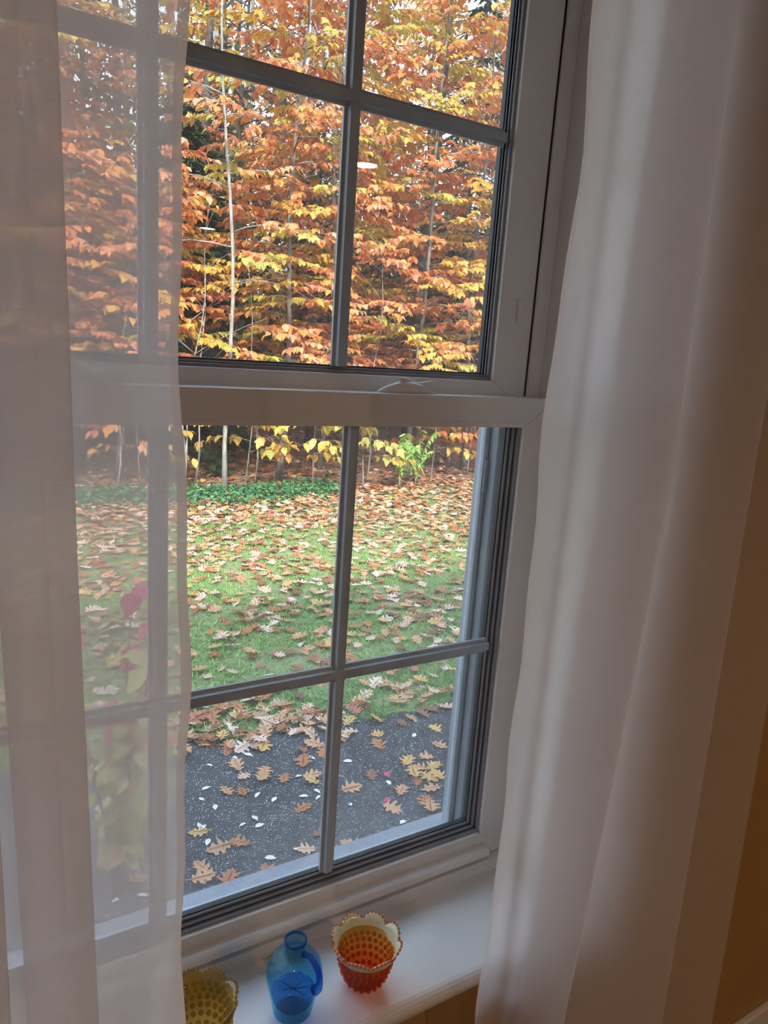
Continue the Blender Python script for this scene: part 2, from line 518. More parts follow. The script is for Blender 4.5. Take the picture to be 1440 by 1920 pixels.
lower = sash('lower_sash', 0.870, (0.666, 1.484), 0.492, (0.713, 1.438), 0.431, 1.069, 0.018, 0.022)
upper = sash('upper_sash', 0.9185, (1.462, 2.277), 0.4665, (1.506, 2.222), 0.398, 1.862, 0.009)
# thin lip along the lower edge of the check rail, and the rounded lift rail
box('lip', XC - 0.425, XC + 0.425, 0.8665, 0.872, 1.4385, 1.446, m_vinyl, lower, 0.001)
bm = bmesh.new()
lp = [(0.870, 0.672)] + [(0.866 + 0.012 * math.cos(a) - 0.004, 0.682 + 0.010 * math.sin(a)) for a in np.linspace(-PI / 2 - 0.6, -PI * 1.5 + 0.5, 9)] + [(0.870, 0.692)]
extrude_x(bm, lp, XC - 0.44, XC + 0.44)
bmesh.ops.recalc_face_normals(bm, faces=bm.faces)
from_bm('lift_rail', bm, m_vinyl, lower)
# tilt latch plates on the upper sash stiles
for s in (-1, 1):
    bm = bmesh.new(); bm_box(bm, XC + s * 0.438 - 0.006, XC + s * 0.438 + 0.006, 0.9165, 0.9187, 1.600, 1.634, 0.001)
    bm_box(bm, XC + s * 0.438 - 0.0035, XC + s * 0.438 + 0.0035, 0.9155, 0.9167, 1.604, 1.622, 0.0004)
    from_bm('tilt_latch', bm, m_vinyl, upper)
# cam locks on the check rail
for xl in (0.575, 0.139):
    lk = link(bpy.data.objects.new('sash_lock', None), win)
    V, F = [], []
    xs = np.linspace(-0.047, 0.047, 21)
    for x in xs:
        h = 0.003 + 0.014 * max(0, math.cos(x / 0.047 * PI / 2)) ** 0.8
        w = 0.010 * (0.35 + 0.65 * max(0, math.cos(x / 0.05 * PI / 2)) ** 0.5)
        for k in range(7):
            a = PI * k / 6
            V.append((xl + x, 0.889 - w * math.cos(a), 1.4835 + h * math.sin(a)))
    for i in range(20):
        for k in range(6):
            F.append((i * 7 + k, i * 7 + k + 1, (i + 1) * 7 + k + 1, (i + 1) * 7 + k))
        F.append((i * 7, (i + 1) * 7, (i + 1) * 7 + 6, i * 7 + 6))
    F += [tuple(range(7))[::-1], tuple(20 * 7 + k for k in range(7))]
    from_py('lock_base', V, F, m_vinyl, lk, True)
    mb = MB()
    pts = [(xl - 0.012 + 0.062 * u, 0.893 + 0.002 * u, 1.5005 + 0.0028 * math.sin(u * 2 * PI + 1.2) - 0.002 * u) for u in np.linspace(0, 1, 12)]
    mb.tube(pts, [0.0022] + [0.0034] * 9 + [0.003, 0.002], 8)
    mb.tube([(xl - 0.006, 0.891, 1.494), (xl - 0.006, 0.892, 1.502)], 0.006, 10)
    mb.build('lever', m_vinyl, lk)
# insect screen: frame and woven wires outside both sashes
sc = link(bpy.data.objects.new('insect_screen', None), win)
ring(sc, (0.629, 2.278), 0.469, (0.652, 2.258), 0.446, 0.981, 0.995, m_grille, ('screen_rail', 'screen_stile', 'screen_rail', 'screen_stile'), 0.001)
for s in (-1, 1):
    box('screen_clip', XC + s * 0.452 - 0.004, XC + s * 0.452 + 0.004, 0.976, 0.981, 1.31, 1.37, m_vinyl2, sc, 0.001)
sx0, sx1, sz0, sz1 = XC - 0.447, XC + 0.447, 0.651, 2.259
PITCH, WR, YS = 0.00190, 0.00016, 0.989
V, F = [], []
def wire(p, q, ax):
    n0 = len(V)
    for c in (p, q):
        for u, v in ((-1, -1), (1, -1), (1, 1), (-1, 1)):
            if ax == 'z': V.append((c[0] + u * WR, YS + v * WR, c[1]))
            else: V.append((c[0], YS + 0.0003 + v * WR, c[1] + u * WR))
    F.extend([(n0 + k, n0 + (k + 1) % 4, n0 + 4 + (k + 1) % 4, n0 + 4 + k) for k in range(4)])
for i in range(int((sx1 - sx0) / PITCH)):
    x = sx0 + i * PITCH; wire((x, sz0), (x, sz1), 'z')
for i in range(int((sz1 - sz0) / PITCH)):
    z = sz0 + i * PITCH; wire((sx0, z), (sx1, z), 'x')
tag(from_py('screen_mesh', V, F, m_wire, sc), kind='stuff')

# ------------------------------------------------------------------ ceiling downlights
m_lamp, t, out = new_mat('warm_lamp_lens')
em = node(t, 'ShaderNodeEmission'); em.inputs[0].default_value = LAMP_COLOR; em.inputs[1].default_value = LAMP_STRENGTH
t.links.new(em.outputs[0], out.inputs[0])
for x, y in ((1.88, -1.55), (1.99, -4.4), (-1.6, -1.55), (-1.6, -4.4)):  # right pair shows in the glass reflections; left pair is added, unseen
    L = tag(empty('ceiling_downlight', (x, y, CEIL)), 'round warm recessed downlight in the white ceiling', 'ceiling light', 'recessed ceiling lights')
    V, F = lathe([(0.062, 0.0), (0.062, -0.004), (0.066, -0.008), (0.09, -0.006), (0.092, 0.0)], 32)
    from_py('trim_ring', V, F, m_ceil, L, True)
    V, F = lathe([(0.0005, -0.003), (0.0615, -0.003)], 32)
    V2 = V + [(a, b, -0.0005) for a, b, c in V]
    F2 = F + [tuple(i + len(V) for i in f)[::-1] for f in F]
    from_py('lens', V2, F2, m_lamp, L)

# ------------------------------------------------------------------ sheer curtains on a rod
def smooth_path(P, n):
    P = np.asarray(P, float)
    Q = np.vstack([2 * P[0] - P[1], P, 2 * P[-1] - P[-2]])
    outp = []
    segs = len(P) - 1
    per = max(2, n // segs)
    for i in range(segs):
        p0, p1, p2, p3 = Q[i:i + 4]
        for u in np.linspace(0, 1, per, endpoint=False):
            outp.append(0.5 * ((2 * p1) + (p2 - p0) * u + (2 * p0 - 5 * p1 + 4 * p2 - p3) * u * u + (3 * p1 - p0 - 3 * p2 + p3) * u ** 3))
    outp.append(P[-1])
    return np.array(outp)
ROD_Z = 2.395
def curtain(name, label, top, mid, bot, hem_end, seed):
    """paths in plan at rod, at window mid height and at the floor: lists of (x, y)"""
    c = tag(empty(name, (float(np.mean([p[0] for p in mid])), 0.62, 0.0)), label, 'curtain', 'sheer curtains on the window rod')
    off = np.array([c.location.x, 0.62, 0.0])
    A, B, C = (smooth_path(p, 190) for p in (top, mid, bot))
    n = len(A); rows = 64
    rr = np.random.default_rng(seed)
    ph = rr.uniform(0, 6, 6)
    V = []
    zs = np.linspace(ROD_Z + 0.03, 0.012, rows)
    arc = np.linspace(0, 1, n)
    for z in zs:
        u = (z - 1.35) / (ROD_Z - 1.35)
        P = B + (A - B) * max(0, u) if u > 0 else B + (C - B) * (min(1, -u * (ROD_Z - 1.35) / 1.35))
        wob = 0.0035 * np.sin(arc * 40 + ph[0] + z * 1.7) + 0.003 * np.sin(arc * 23 + ph[1] - z * 2.3)
        edge = np.exp(-(arc / 0.02) ** 2) if hem_end == 0 else np.exp(-((1 - arc) / 0.02) ** 2)
        x = P[:, 0] + edge * (0.004 * math.sin(z * 9 + ph[2]) + 0.002 * math.sin(z * 31 + ph[3]))
        y = P[:, 1] + wob + edge * 0.004 * math.sin(z * 13 + ph[4])
        V.append(np.stack([x, y, np.full(n, z)], 1))
    G = np.array(V) - off
    def sheet(nm, cols, mat, dy=0.0):
        g = G[:, cols].copy(); g[..., 1] += dy
        k = g.shape[1]
        F = [(i * k + j, i * k + j + 1, (i + 1) * k + j + 1, (i + 1) * k + j) for i in range(rows - 1) for j in range(k - 1)]
        return from_py(nm, g.reshape(-1, 3).tolist(), F, mat, c, True)
    sheet('fabric_panel', list(range(n)), m_sheer)
    # turned and stitched side hem, doubled cloth
    d = np.cumsum(np.r_[0, np.linalg.norm(np.diff(B, axis=0), axis=1)])
    if hem_end == 0:
        cols = [i for i in range(n) if d[i] <= 0.010]
    else:
        cols = [i for i in range(n) if d[-1] - d[i] <= 0.010]
    sheet('side_hem', cols, m_hem, -0.0009)
    # bottom hem
    k = n
    g = G[-4:].copy(); g[..., 1] -= 0.0009
    F = [(i * k + j, i * k + j + 1, (i + 1) * k + j + 1, (i + 1) * k + j) for i in range(3) for j in range(k - 1)]
    from_py('bottom_hem', g.reshape(-1, 3).tolist(), F, m_hem, c, True)
    return c
def rp(lst): return [(r * y, y) for r, y in lst]
# right panel: hem edge, single layer, three layers folded over, single layer over the wall, second fold
right_top = rp([(0.948, .655), (1.00, .668), (1.06, .655), (1.13, .645), (1.22, .615), (1.31, .592), (1.337, .590), (1.31, .604), (1.22, .632), (1.155, .648), (1.14, .657), (1.16, .663), (1.25, .655), (1.36, .640), (1.47, .630), (1.58, .612), (1.632, .606), (1.60, .614), (1.36, .664), (1.26, .670), (1.36, .672), (1.66, .634), (1.76, .626), (1.83, .628)])
right_mid = [(x + 0.003, y) for x, y in rp([(0.952, .655), (1.00, .668), (1.05, .655), (1.12, .645), (1.22, .615), (1.31, .592), (1.335, .590), (1.31, .604), (1.22, .632), (1.14, .648), (1.12, .657), (1.14, .663), (1.25, .655), (1.36, .640), (1.47, .630), (1.58, .612), (1.632, .606), (1.60, .614), (1.36, .664), (1.26, .670), (1.36, .672), (1.66, .634), (1.78, .626), (1.85, .628)])]
right_bot = rp([(0.970, .640), (1.00, .655), (1.03, .648), (1.06, .640), (1.10, .612), (1.135, .586), (1.15, .580), (1.135, .596), (1.09, .625), (1.05, .645), (1.04, .654), (1.06, .660), (1.18, .652), (1.33, .635), (1.47, .620), (1.58, .600), (1.638, .592), (1.60, .604), (1.25, .664), (1.08, .670), (1.25, .672), (1.68, .630), (1.82, .620), (1.93, .624)])
curtain('sheer_curtain', 'white sheer curtain panel hanging in folds over the tan wall beside the blue-shaded stool end', right_top, right_mid, right_bot, 0, 3)
# left panel: from the far side towards the window, hem edge last
left_top = rp([(-0.60, .640), (-.45, .625), (-.30, .650), (-.16, .630), (-.02, .605), (0.035, .600), (0.0, .615), (-.07, .640), (-.06, .655), (0.0, .660), (.06, .640), (.10, .615), (.130, .606), (.10, .618), (.04, .638), (.02, .652), (.04, .662), (.10, .660), (.16, .652), (.22, .660), (.272, .655)])
left_mid = rp([(-0.60, .640), (-.45, .625), (-.30, .650), (-.16, .630), (-.02, .605), (0.040, .600), (0.0, .615), (-.06, .640), (-.05, .655), (0.0, .660), (.08, .640), (.12, .615), (.148, .606), (.12, .618), (.07, .638), (.052, .652), (.07, .662), (.12, .660), (.17, .652), (.23, .660), (.290, .655)])
left_bot = rp([(-0.60, .640), (-.45, .625), (-.30, .650), (-.16, .630), (-.01, .600), (0.050, .592), (0.01, .610), (-.05, .636), (-.04, .650), (0.02, .656), (.10, .636), (.16, .606), (.190, .596), (.16, .610), (.11, .634), (.088, .648), (.11, .657), (.16, .654), (.21, .646), (.27, .653), (.320, .648)])
curtain('sheer_curtain', 'white sheer curtain panel hanging in front of the amber hobnail glass and the grilled panes', left_top, left_mid, left_bot, 1, 5)
rod = tag(empty('curtain_rod', (XC, 0.625, ROD_Z)), 'slim nickel curtain rod with ball finials above the window', 'curtain rod')
mb = MB(); mb.tube([(-1.05, 0, 0), (1.05, 0, 0)], 0.008, 12); mb.build('pole', m_metal, rod)
for s in (-1, 1):
    V, F = lathe([(0.0005, -0.02), (0.012, -0.016), (0.02, 0), (0.012, 0.016), (0.0005, 0.02)], 16)
    o = from_py('finial', V, F, m_metal, rod, True); o.location = (s * 1.065, 0, 0)
    mb = MB(); mb.tube([(s * 0.98, 0, 0), (s * 0.98, 0.095, 0)], 0.006, 8); mb.build('bracket', m_metal, rod)

# ------------------------------------------------------------------ glassware on the stool
def tinted(name, top, bottom, z0, z1, glass=0.5, bump=0.0, bscale=300, rough=0.03):
    m, t, out = new_mat(name)
    co = node(t, 'ShaderNodeTexCoord')
    sp = node(t, 'ShaderNodeSeparateXYZ'); t.links.new(co.outputs['Object'], sp.inputs[0])
    mr = node(t, 'ShaderNodeMapRange'); mr.inputs['From Min'].default_value = z0; mr.inputs['From Max'].default_value = z1
    t.links.new(sp.outputs['Z'], mr.inputs[0])
    rp_ = node(t, 'ShaderNodeValToRGB'); rp_.color_ramp.elements[0].color = bottom; rp_.color_ramp.elements[1].color = top
    t.links.new(mr.outputs[0], rp_.inputs[0])
    tr = node(t, 'ShaderNodeBsdfTransparent'); t.links.new(rp_.outputs[0], tr.inputs[0])
    g = node(t, 'ShaderNodeBsdfPrincipled')
    g.inputs['Transmission Weight'].default_value = 0.5; g.inputs['Roughness'].default_value = rough; g.inputs['IOR'].default_value = 1.35
    t.links.new(rp_.outputs[0], g.inputs['Base Color'])
    if bump:
        vo = node(t, 'ShaderNodeTexVoronoi', feature='DISTANCE_TO_EDGE'); vo.inputs['Scale'].default_value = bscale
        t.links.new(co.outputs['Object'], vo.inputs['Vector'])
        b = node(t, 'ShaderNodeBump'); b.inputs['Strength'].default_value = bump; b.inputs['Distance'].default_value = 0.002
        t.links.new(vo.outputs['Distance'], b.inputs['Height']); t.links.new(b.outputs[0], g.inputs['Normal'])
    mx = node(t, 'ShaderNodeMixShader'); mx.inputs[0].default_value = glass
    t.links.new(tr.outputs[0], mx.inputs[1]); t.links.new(g.outputs[0], mx.inputs[2])
    gs = node(t, 'ShaderNodeBsdfGlossy'); gs.inputs['Roughness'].default_value = rough
    if bump: t.links.new(b.outputs[0], gs.inputs['Normal'])
    m3 = node(t, 'ShaderNodeMixShader'); m3.inputs[0].default_value = 0.05
    t.links.new(mx.outputs[0], m3.inputs[1]); t.links.new(gs.outputs[0], m3.inputs[2]); t.links.new(m3.outputs[0], out.inputs[0])
    return m
m_blue = tinted('blue_crackle_glass', (0.58, 0.87, 1.0, 1), (0.50, 0.83, 1.0, 1), 0.0, 0.11, 0.05, 0.9, 260)
m_blue2 = tinted('deep_blue_glass', (0.16, 0.45, 0.90, 1), (0.45, 0.74, 0.98, 1), 0.03, 0.07, 0.08, 1.0, 420)
m_amber = tinted('amberina_glass', (0.98, 0.74, 0.26, 1), (0.88, 0.22, 0.07, 1), 0.008, 0.050, 0.14)
m_red = tinted('ruby_glass', (0.92, 0.45, 0.22, 1), (0.90, 0.30, 0.14, 1), 0.0, 0.08, 0.25)
m_opal = plain('opalescent_rim', (0.70, 0.68, 0.42, 1), (0.80, 0.76, 0.58, 1), rough=0.2, scale=60)
m_olive = tinted('olive_amber_glass', (0.84, 0.70, 0.34, 1), (0.82, 0.60, 0.20, 1), 0.0, 0.10, 0.2)

jug = tag(empty('glass_jug', (0.376, 0.757, STOOL + 0.0005)), 'small blue crackle glass jug with short neck and looped handle', 'jug')
outer = [(0.0005, 0), (0.023, 0), (0.0265, 0.003), (0.030, 0.02), (0.034, 0.04), (0.0375, 0.056), (0.0385, 0.066), (0.037, 0.076), (0.032, 0.0845), (0.024, 0.0895), (0.0165, 0.092), (0.0142, 0.095), (0.0136, 0.104), (0.0142, 0.113), (0.0150, 0.1145)]
inner = [(0.0142, 0.1150), (0.0128, 0.113), (0.0120, 0.104), (0.0125, 0.095), (0.0150, 0.0895), (0.024, 0.087), (0.031, 0.082), (0.0352, 0.074), (0.0366, 0.066), (0.0356, 0.056), (0.032, 0.04), (0.028, 0.022), (0.022, 0.014), (0.0005, 0.012)]
V, F = lathe(outer + inner, 48)
from_py('body', V, F, m_blue, jug, True)
V, F = lathe([(0.0132, 0.1125), (0.0155, 0.1130), (0.0158, 0.1155), (0.0145, 0.1172), (0.0128, 0.1160), (0.0132, 0.1125)], 40)
from_py('lip', V, F, m_blue2, jug, True)
V, F = lathe([(0.0005, 0.0125), (0.022, 0.0145), (0.0275, 0.022), (0.0300, 0.033), (0.0285, 0.0355), (0.0005, 0.036)], 40, lambda a, i, r, z: (r, z + (0.0016 * math.sin(a * 9) + 0.001 * math.sin(a * 17 + 1) if i >= 3 else 0)))
tag(from_py('crackled_base', V, F, m_blue2, jug, True), 'deep blue crackled lower glass')
mb = MB()
hd = np.array([0.42, -0.907])
hp = [(0.0150, 0.100), (0.024, 0.103), (0.033, 0.0985), (0.0415, 0.088), (0.0440, 0.076), (0.0425, 0.064), (0.0375, 0.057)]
hp = smooth_path([(hd[0] * r, hd[1] * r, z) for r, z in hp], 36)
mb.tube(hp, np.interp(np.linspace(0, 1, len(hp)), [0, .1, .7, 1], [0.0048, 0.0038, 0.0045, 0.0075]), 10)
tag(mb.build('handle', m_blue2, jug), 'deep blue looped glass handle')

def hobnail(name, loc, label, prof, n_scallop, rim_h, mat, mat_hob, mat_rim, rows, hob_r, foot=None):
    b = tag(empty(name, loc), label, 'glass bowl')
    th = 0.003
    seg = n_scallop * 12
    inn = [(max(r - th, 0.0005), z + (th if i < 2 else 0.0)) for i, (r, z) in enumerate(prof)][::-1]
    V, F = lathe(prof + inn, seg)
    from_py('body', V, F, mat, b, True)
    rr, rz = prof[-1]
    def sc(a, i, r, z):
        s = abs(math.cos(a * n_scallop / 2)) ** 0.7
        k = (0, 0.5, 1, 1, 0.5, 0)[i]
        return r + k * (0.003 + 0.004 * s), z + k * (rim_h * 0.35 + rim_h * 0.65 * s)
    V, F = lathe([(rr, rz), (rr, rz), (rr, rz), (rr - th, rz), (rr - th, rz), (rr - th, rz)], seg, sc)
    rim = from_py('ruffled_rim', V, F, mat_rim, b, True)
    mb = MB()
    def bead(c, r, squash=1.0):
        Vb, Fb = lathe([(0.0003, -r), (r * 0.7, -r * 0.7), (r, 0), (r * 0.7, r * 0.7), (0.0003, r)], 8)
        mb.add(np.array(Vb) + np.array(c), Fb)
    for j in range(n_scallop * 7):
        a = 2 * PI * j / (n_scallop * 7)
        r_, z_ = sc(a, 2, rr, rz)
        bead((r_ * math.cos(a) * 0.985, r_ * math.sin(a) * 0.985, z_), 0.0021)
    tag(mb.build('beaded_edge', mat_hob, rim), kind='stuff')
    mb = MB()
    pz = np.array([p[1] for p in prof]); pr = np.array([p[0] for p in prof])
    for i, z in enumerate(rows):
        r_ = float(np.interp(z, pz[1:], pr[1:]))
        cnt = max(8, int(2 * PI * r_ / (hob_r * 2.6)))
        for j in range(cnt):
            a = 2 * PI * (j + 0.5 * (i % 2)) / cnt
            bead((r_ * math.cos(a), r_ * math.sin(a), z), hob_r)
    tag(mb.build('hobnails', mat_hob, b), kind='stuff')
    return b
amp = [(0.0005, 0.0), (0.017, 0.0), (0.022, 0.004), (0.030, 0.016), (0.0350, 0.030), (0.0380, 0.042), (0.0405, 0.052), (0.0445, 0.060)]
hobnail('hobnail_bowl', (0.487, 0.752, STOOL + 0.0005), 'amber and ruby hobnail glass bowl with ruffled cream rim', amp, 8, 0.016, m_amber, m_red, m_opal, [0.010, 0.020, 0.030, 0.040, 0.049], 0.0036)
vot = [(0.0005, 0.0), (0.030, 0.0), (0.032, 0.005), (0.026, 0.016), (0.022, 0.028), (0.026, 0.038), (0.034, 0.052), (0.0385, 0.068), (0.040, 0.084), (0.041, 0.094)]
hobnail('hobnail_votive', (0.237, 0.735, STOOL + 0.0005), 'tall olive-amber hobnail footed glass half hidden by the sheer curtain', vot, 8, 0.012, m_olive, m_olive, m_olive, [0.012, 0.040, 0.050, 0.060, 0.070, 0.080, 0.089], 0.0037)['category'] = 'votive glass'

# ================================================================== outdoors
def C3(*rgb): return np.array(srgb(*rgb)[:3])
def value_noise(x, y, seed=0, cell=1.0):
    r = np.random.default_rng(seed).random((64, 64))
    fx, fy = x / cell, y / cell
    ix, iy = np.floor(fx).astype(int), np.floor(fy).astype(int)
    u, v = fx - ix, fy - iy
    u = u * u * (3 - 2 * u); v = v * v * (3 - 2 * v)
    g = lambda a, b: r[a % 64, b % 64]
    return (g(ix, iy) * (1 - u) + g(ix + 1, iy) * u) * (1 - v) + (g(ix, iy + 1) * (1 - u) + g(ix + 1, iy + 1) * u) * v

# ------------------------------------------------------------------ ground
tag(box('ground', -60, 90, WO, 11.0, GROUND - 0.4, GROUND - 0.012, m_lawn), kind='structure')
def relief(name, x0, x1, y0, y1, nx, ny, zfun, mat):
    X, Y = np.meshgrid(np.linspace(x0, x1, nx), np.linspace(y0, y1, ny))
    Z = zfun(X, Y)
    V = np.stack([X, Y, Z], -1).reshape(-1, 3)
    F = [(j * nx + i, j * nx + i + 1, (j + 1) * nx + i + 1, (j + 1) * nx + i) for j in range(ny - 1) for i in range(nx - 1)]
    return tag(from_py(name, V.tolist(), F, mat, None, True), kind='structure')
relief('lawn', -6, 16, 2.2, 10.6, 150, 60, lambda x, y: GROUND - 0.010 + 0.02 * value_noise(x, y, 3, 0.35) * np.clip((y - 3.4) / 0.5, 0, 1), m_lawn)
def forest_z(x, y):
    return GROUND - 0.004 + 0.05 * value_noise(x, y, 5, 0.8) + np.clip(y - 11, 0, None) * 0.006
relief('forest_floor', -40, 80, 10.2, 75, 90, 60, forest_z, m_litter)
tag(box('road', -40, 80, 47, 52, 0.0 - 0.46, -0.36, m_road), kind='structure')
edge = [(-6, 4.1), (-2, 3.95), (0.54, 3.75), (1.0, 3.78), (1.22, 3.62), (1.53, 3.58), (1.73, 3.60), (2.0, 3.55), (2.27, 3.5), (2.56, 3.45), (2.85, 3.5), (4, 3.4), (8, 3.3)]
ep = []
for (a, b) in zip(edge[:-1], edge[1:]):
    k = max(2, int((b[0] - a[0]) / 0.06))
    for u in np.linspace(0, 1, k, endpoint=False):
        ep.append((a[0] + (b[0] - a[0]) * u, a[1] + (b[1] - a[1]) * u + R.uniform(-0.018, 0.018)))
ep.append(edge[-1])
def slab(name, poly, z0, z1, mat):
    n = len(poly)
    V = [(x, y, z1) for x, y in poly] + [(x, y, z0) for x, y in poly]
    F = [tuple(range(n))] + [(i, i + n, (i + 1) % n + n, (i + 1) % n) for i in range(n)]
    o = from_py(name, V, F, mat)
    bm = bmesh.new(); bm.from_mesh(o.data); bmesh.ops.recalc_face_normals(bm, faces=bm.faces); bm.to_mesh(o.data); bm.free()
    return tag(o, kind='structure')
AZ = GROUND + 0.002
slab('driveway', [(-6, 1.01), (8, 1.01)] + ep[::-1], GROUND - 0.1, AZ, m_asphalt)
dp = [(1.93, 3.50), (1.86, 3.21), (1.89, 2.97), (1.97, 2.77), (2.13, 2.60), (2.3, 2.5), (5.2, 2.5), (5.2, 3.34), (4.0, 3.37), (2.85, 3.46), (2.56, 3.42), (2.27, 3.47)]
slab('driveway_patch', dp, AZ - 0.01, AZ + 0.003, m_asphalt2)

# ------------------------------------------------------------------ leaf templates
def oak_template(seed, curl=0.10):
    rr = np.random.default_rng(seed)
    half = [(0.0, 0.012), (0.16, 0.014), (0.20, 0.03), (0.25, 0.17), (0.30, 0.21), (0.335, 0.11), (0.38, 0.10), (0.44, 0.27), (0.53, 0.35), (0.55, 0.17), (0.60, 0.15), (0.66, 0.26), (0.75, 0.30), (0.765, 0.15), (0.83, 0.11), (0.89, 0.15), (0.91, 0.05), (1.0, 0.0)]
    out = []
    for s in (1, -1):
        q = [(x + rr.uniform(-.015, .015) * (0.1 < x < 0.95), s * w * (1 + rr.uniform(-.18, .18))) for x, w in half]
        q[-1] = (1.0, 0.0)
        out.append(q)
    up, dn = out
    V, T = [], []
    for q, flip in ((up, False), (dn, True)):
        poly = [(0.0, 0.0)] + q[:-1] + [(1.0, 0.0)]
        poly = poly + [(0.66, 0.0), (0.33, 0.0)]
        b = len(V)
        tr = tessellate_polygon([[Vector((x, y, 0)) for x, y in poly]])
        V += poly
        T += [(a + b, c + b, d + b) for a, c, d in tr]
    V = np.array(V)
    x, y = V[:, 0], V[:, 1]
    k1, k2, k3 = rr.uniform(-1, 1.6), rr.uniform(-0.2, 2.2), rr.uniform(-1, 1)
    z = curl * (k1 * (x - 0.5) ** 2 * 1.6 + k2 * np.abs(y) ** 1.3 * 1.8 + k3 * (x - 0.5) * y * 2.0)
    z -= z.min()
    return np.stack([x - 0.5, y, z], 1), np.array(T)
OAK = [oak_template(s, 0.16) for s in range(8)]
def simple_template(w=0.30, fold=0.10, droop=0.22):
    v = np.array([(0, 0, 0), (.22, w * .8, fold * .7), (.55, w, fold - droop * .25), (1, 0, -droop), (.55, -w, fold - droop * .25), (.22, -w * .8, fold * .7), (.5, 0, -droop * .2)])
    t_ = np.array([(0, 6, 1), (1, 6, 2), (2, 6, 3), (3, 6, 4), (4, 6, 5), (5, 6, 0)])
    return v, t_
BROAD = simple_template(0.34, 0.09, 0.25)
def lobed_template():
    # broad three-pointed leaf
    half = [(0, 0.01), (0.08, 0.20), (0.28, 0.36), (0.52, 0.44), (0.55, 0.25), (0.75, 0.17)]
    poly = half + [(1, 0)] + [(x, -y) for x, y in half[::-1]]
    v = np.array([(x, y, 0.16 * abs(y) - 0.22 * x * x) for x, y in poly] + [(0.45, 0, -0.06)])
    n = len(poly)
    return v, np.array([(i, (i + 1) % n, n) for i in range(n)])[:, ::-1].copy()
LOBED = lobed_template()
LANCE = simple_template(0.17, 0.05, 0.12)

DRY = np.array([C3(196, 146, 104), C3(176, 112, 66), C3(220, 190, 168), C3(142, 92, 62), C3(204, 160, 96), C3(206, 168, 140), C3(168, 104, 78)])
DRY_NAME = ['tan', 'rust-brown', 'pale cream', 'dark brown', 'golden', 'pinkish tan', 'reddish brown']

def flat_frames(n, tilt):
    a = N.uniform(0, 2 * PI, n)
    tl = N.normal(0, tilt, (n, 2))
    d = np.stack([np.cos(a), np.sin(a), tl[:, 0]], 1)
    nr = np.stack([tl[:, 1], N.normal(0, tilt, n), np.ones(n)], 1)
    nr /= np.linalg.norm(nr, axis=1)[:, None]
    return frames(d, nr)
leaf_mesh_cache = {}
def leaf_object(name, tmpl, key, color, mat, Rm, pos, s, parent=None):
    """one leaf as an object; alike leaves share mesh data"""
    if key not in leaf_mesh_cache:
        tv, tt = tmpl
        cc = np.repeat(np.asarray(color)[None], len(tv), 0)
        o = tri_mesh(name, tv, tt, cc, mat)
        leaf_mesh_cache[key] = o.data
        bpy.data.objects.remove(o)
    o = bpy.data.objects.new(name, leaf_mesh_cache[key])
    link(o, parent)
    m = Matrix.Identity(4)
    for i in range(3):
        for j in range(3):
            m[i][j] = float(Rm[i, j] * s)
        m[i][3] = float(pos[i])
    o.matrix_basis = m
    return o

# ------------------------------------------------------------------ fallen oak leaves
oak_xy = [(2.05, 3.19), (2.1, 3.3), (2.46, 3.21), (2.37, 3.05), (2.11, 2.98), (2.15, 2.89), (2.13, 2.81), (2.05, 2.79), (1.86, 2.94), (1.7, 2.89), (1.93, 2.76), (1.58, 3.08), (1.55, 3.02), (1.44, 3.12), (1.37, 3.22), (1.26, 3.22), (1.34, 3.16), (1.13, 3.14), (1.2, 3.1), (1.41, 2.84), (1.31, 2.56), (1.41, 2.63), (0.97, 2.74), (1.06, 2.73), (1.1, 2.48), (0.92, 2.88), (0.86, 2.64), (0.83, 2.58), (1.41, 3.49), (1.74, 3.26), (1.98, 3.38), (1.24, 3.68), (1.16, 3.61), (1.28, 3.54), (1.22, 3.84), (2.0, 2.64), (1.99, 2.58), (1.81, 2.66), (1.94, 2.48), (1.9, 2.41), (1.5, 2.49), (0.93, 2.53), (2.23, 2.97), (2.09, 2.71), (1.27, 3.74), (1.27, 3.61), (1.76, 3.79), (1.8, 3.58), (1.91, 3.61), (2.2, 2.86), (2.07, 2.86), (2.18, 2.78), (0.6, 2.7), (0.4, 3.0), (0.7, 3.3), (0.2, 2.6), (0.5, 2.4), (2.7, 3.1), (2.9, 2.8), (3.3, 3.2)]
# two lobed leaves never share a spot on the asphalt: nudge close pairs apart in height
P_as, used = [], []
for (x, y) in oak_xy:
    lift = sum(1 for (a, b) in used if (a - x) ** 2 + (b - y) ** 2 < 0.08 ** 2)
    used.append((x, y))
    P_as.append((x, y, AZ + 0.004 + 0.012 * lift))
P_as = np.array(P_as)
nl = 17000
lx = N.uniform(-4.5, 14, nl * 3); ly = 3.5 + (10.4 - 3.5) * N.random(nl * 3) ** 0.85
dens = 0.25 + 0.75 * value_noise(lx, ly, 21, 0.55)
dens *= np.interp(ly, [3.4, 4.0, 5.5, 7.5, 9, 10.5], [0.8, 0.42, 0.5, 0.75, 1.0, 1.3])
keep = N.random(nl * 3) < dens * 0.8
lx, ly = lx[keep][:nl], ly[keep][:nl]
P_lawn = np.stack([lx, ly, GROUND + 0.012 + 0.022 * N.random(len(lx))], 1)
bx_ = np.concatenate([N.uniform(0.7, 2.0, 110), N.uniform(2.0, 4.0, 60)]); by_ = np.interp(bx_, [q[0] for q in ep], [q[1] for q in ep]) + N.normal(0.06, 0.16, len(bx_))
P_edge = np.stack([bx_, by_, np.full(len(bx_), AZ + 0.006) + 0.02 * N.random(len(bx_))], 1)
P_all = np.concatenate([P_as, P_edge, P_lawn])
n_all = len(P_all)
on_as = np.arange(n_all) < len(P_as)
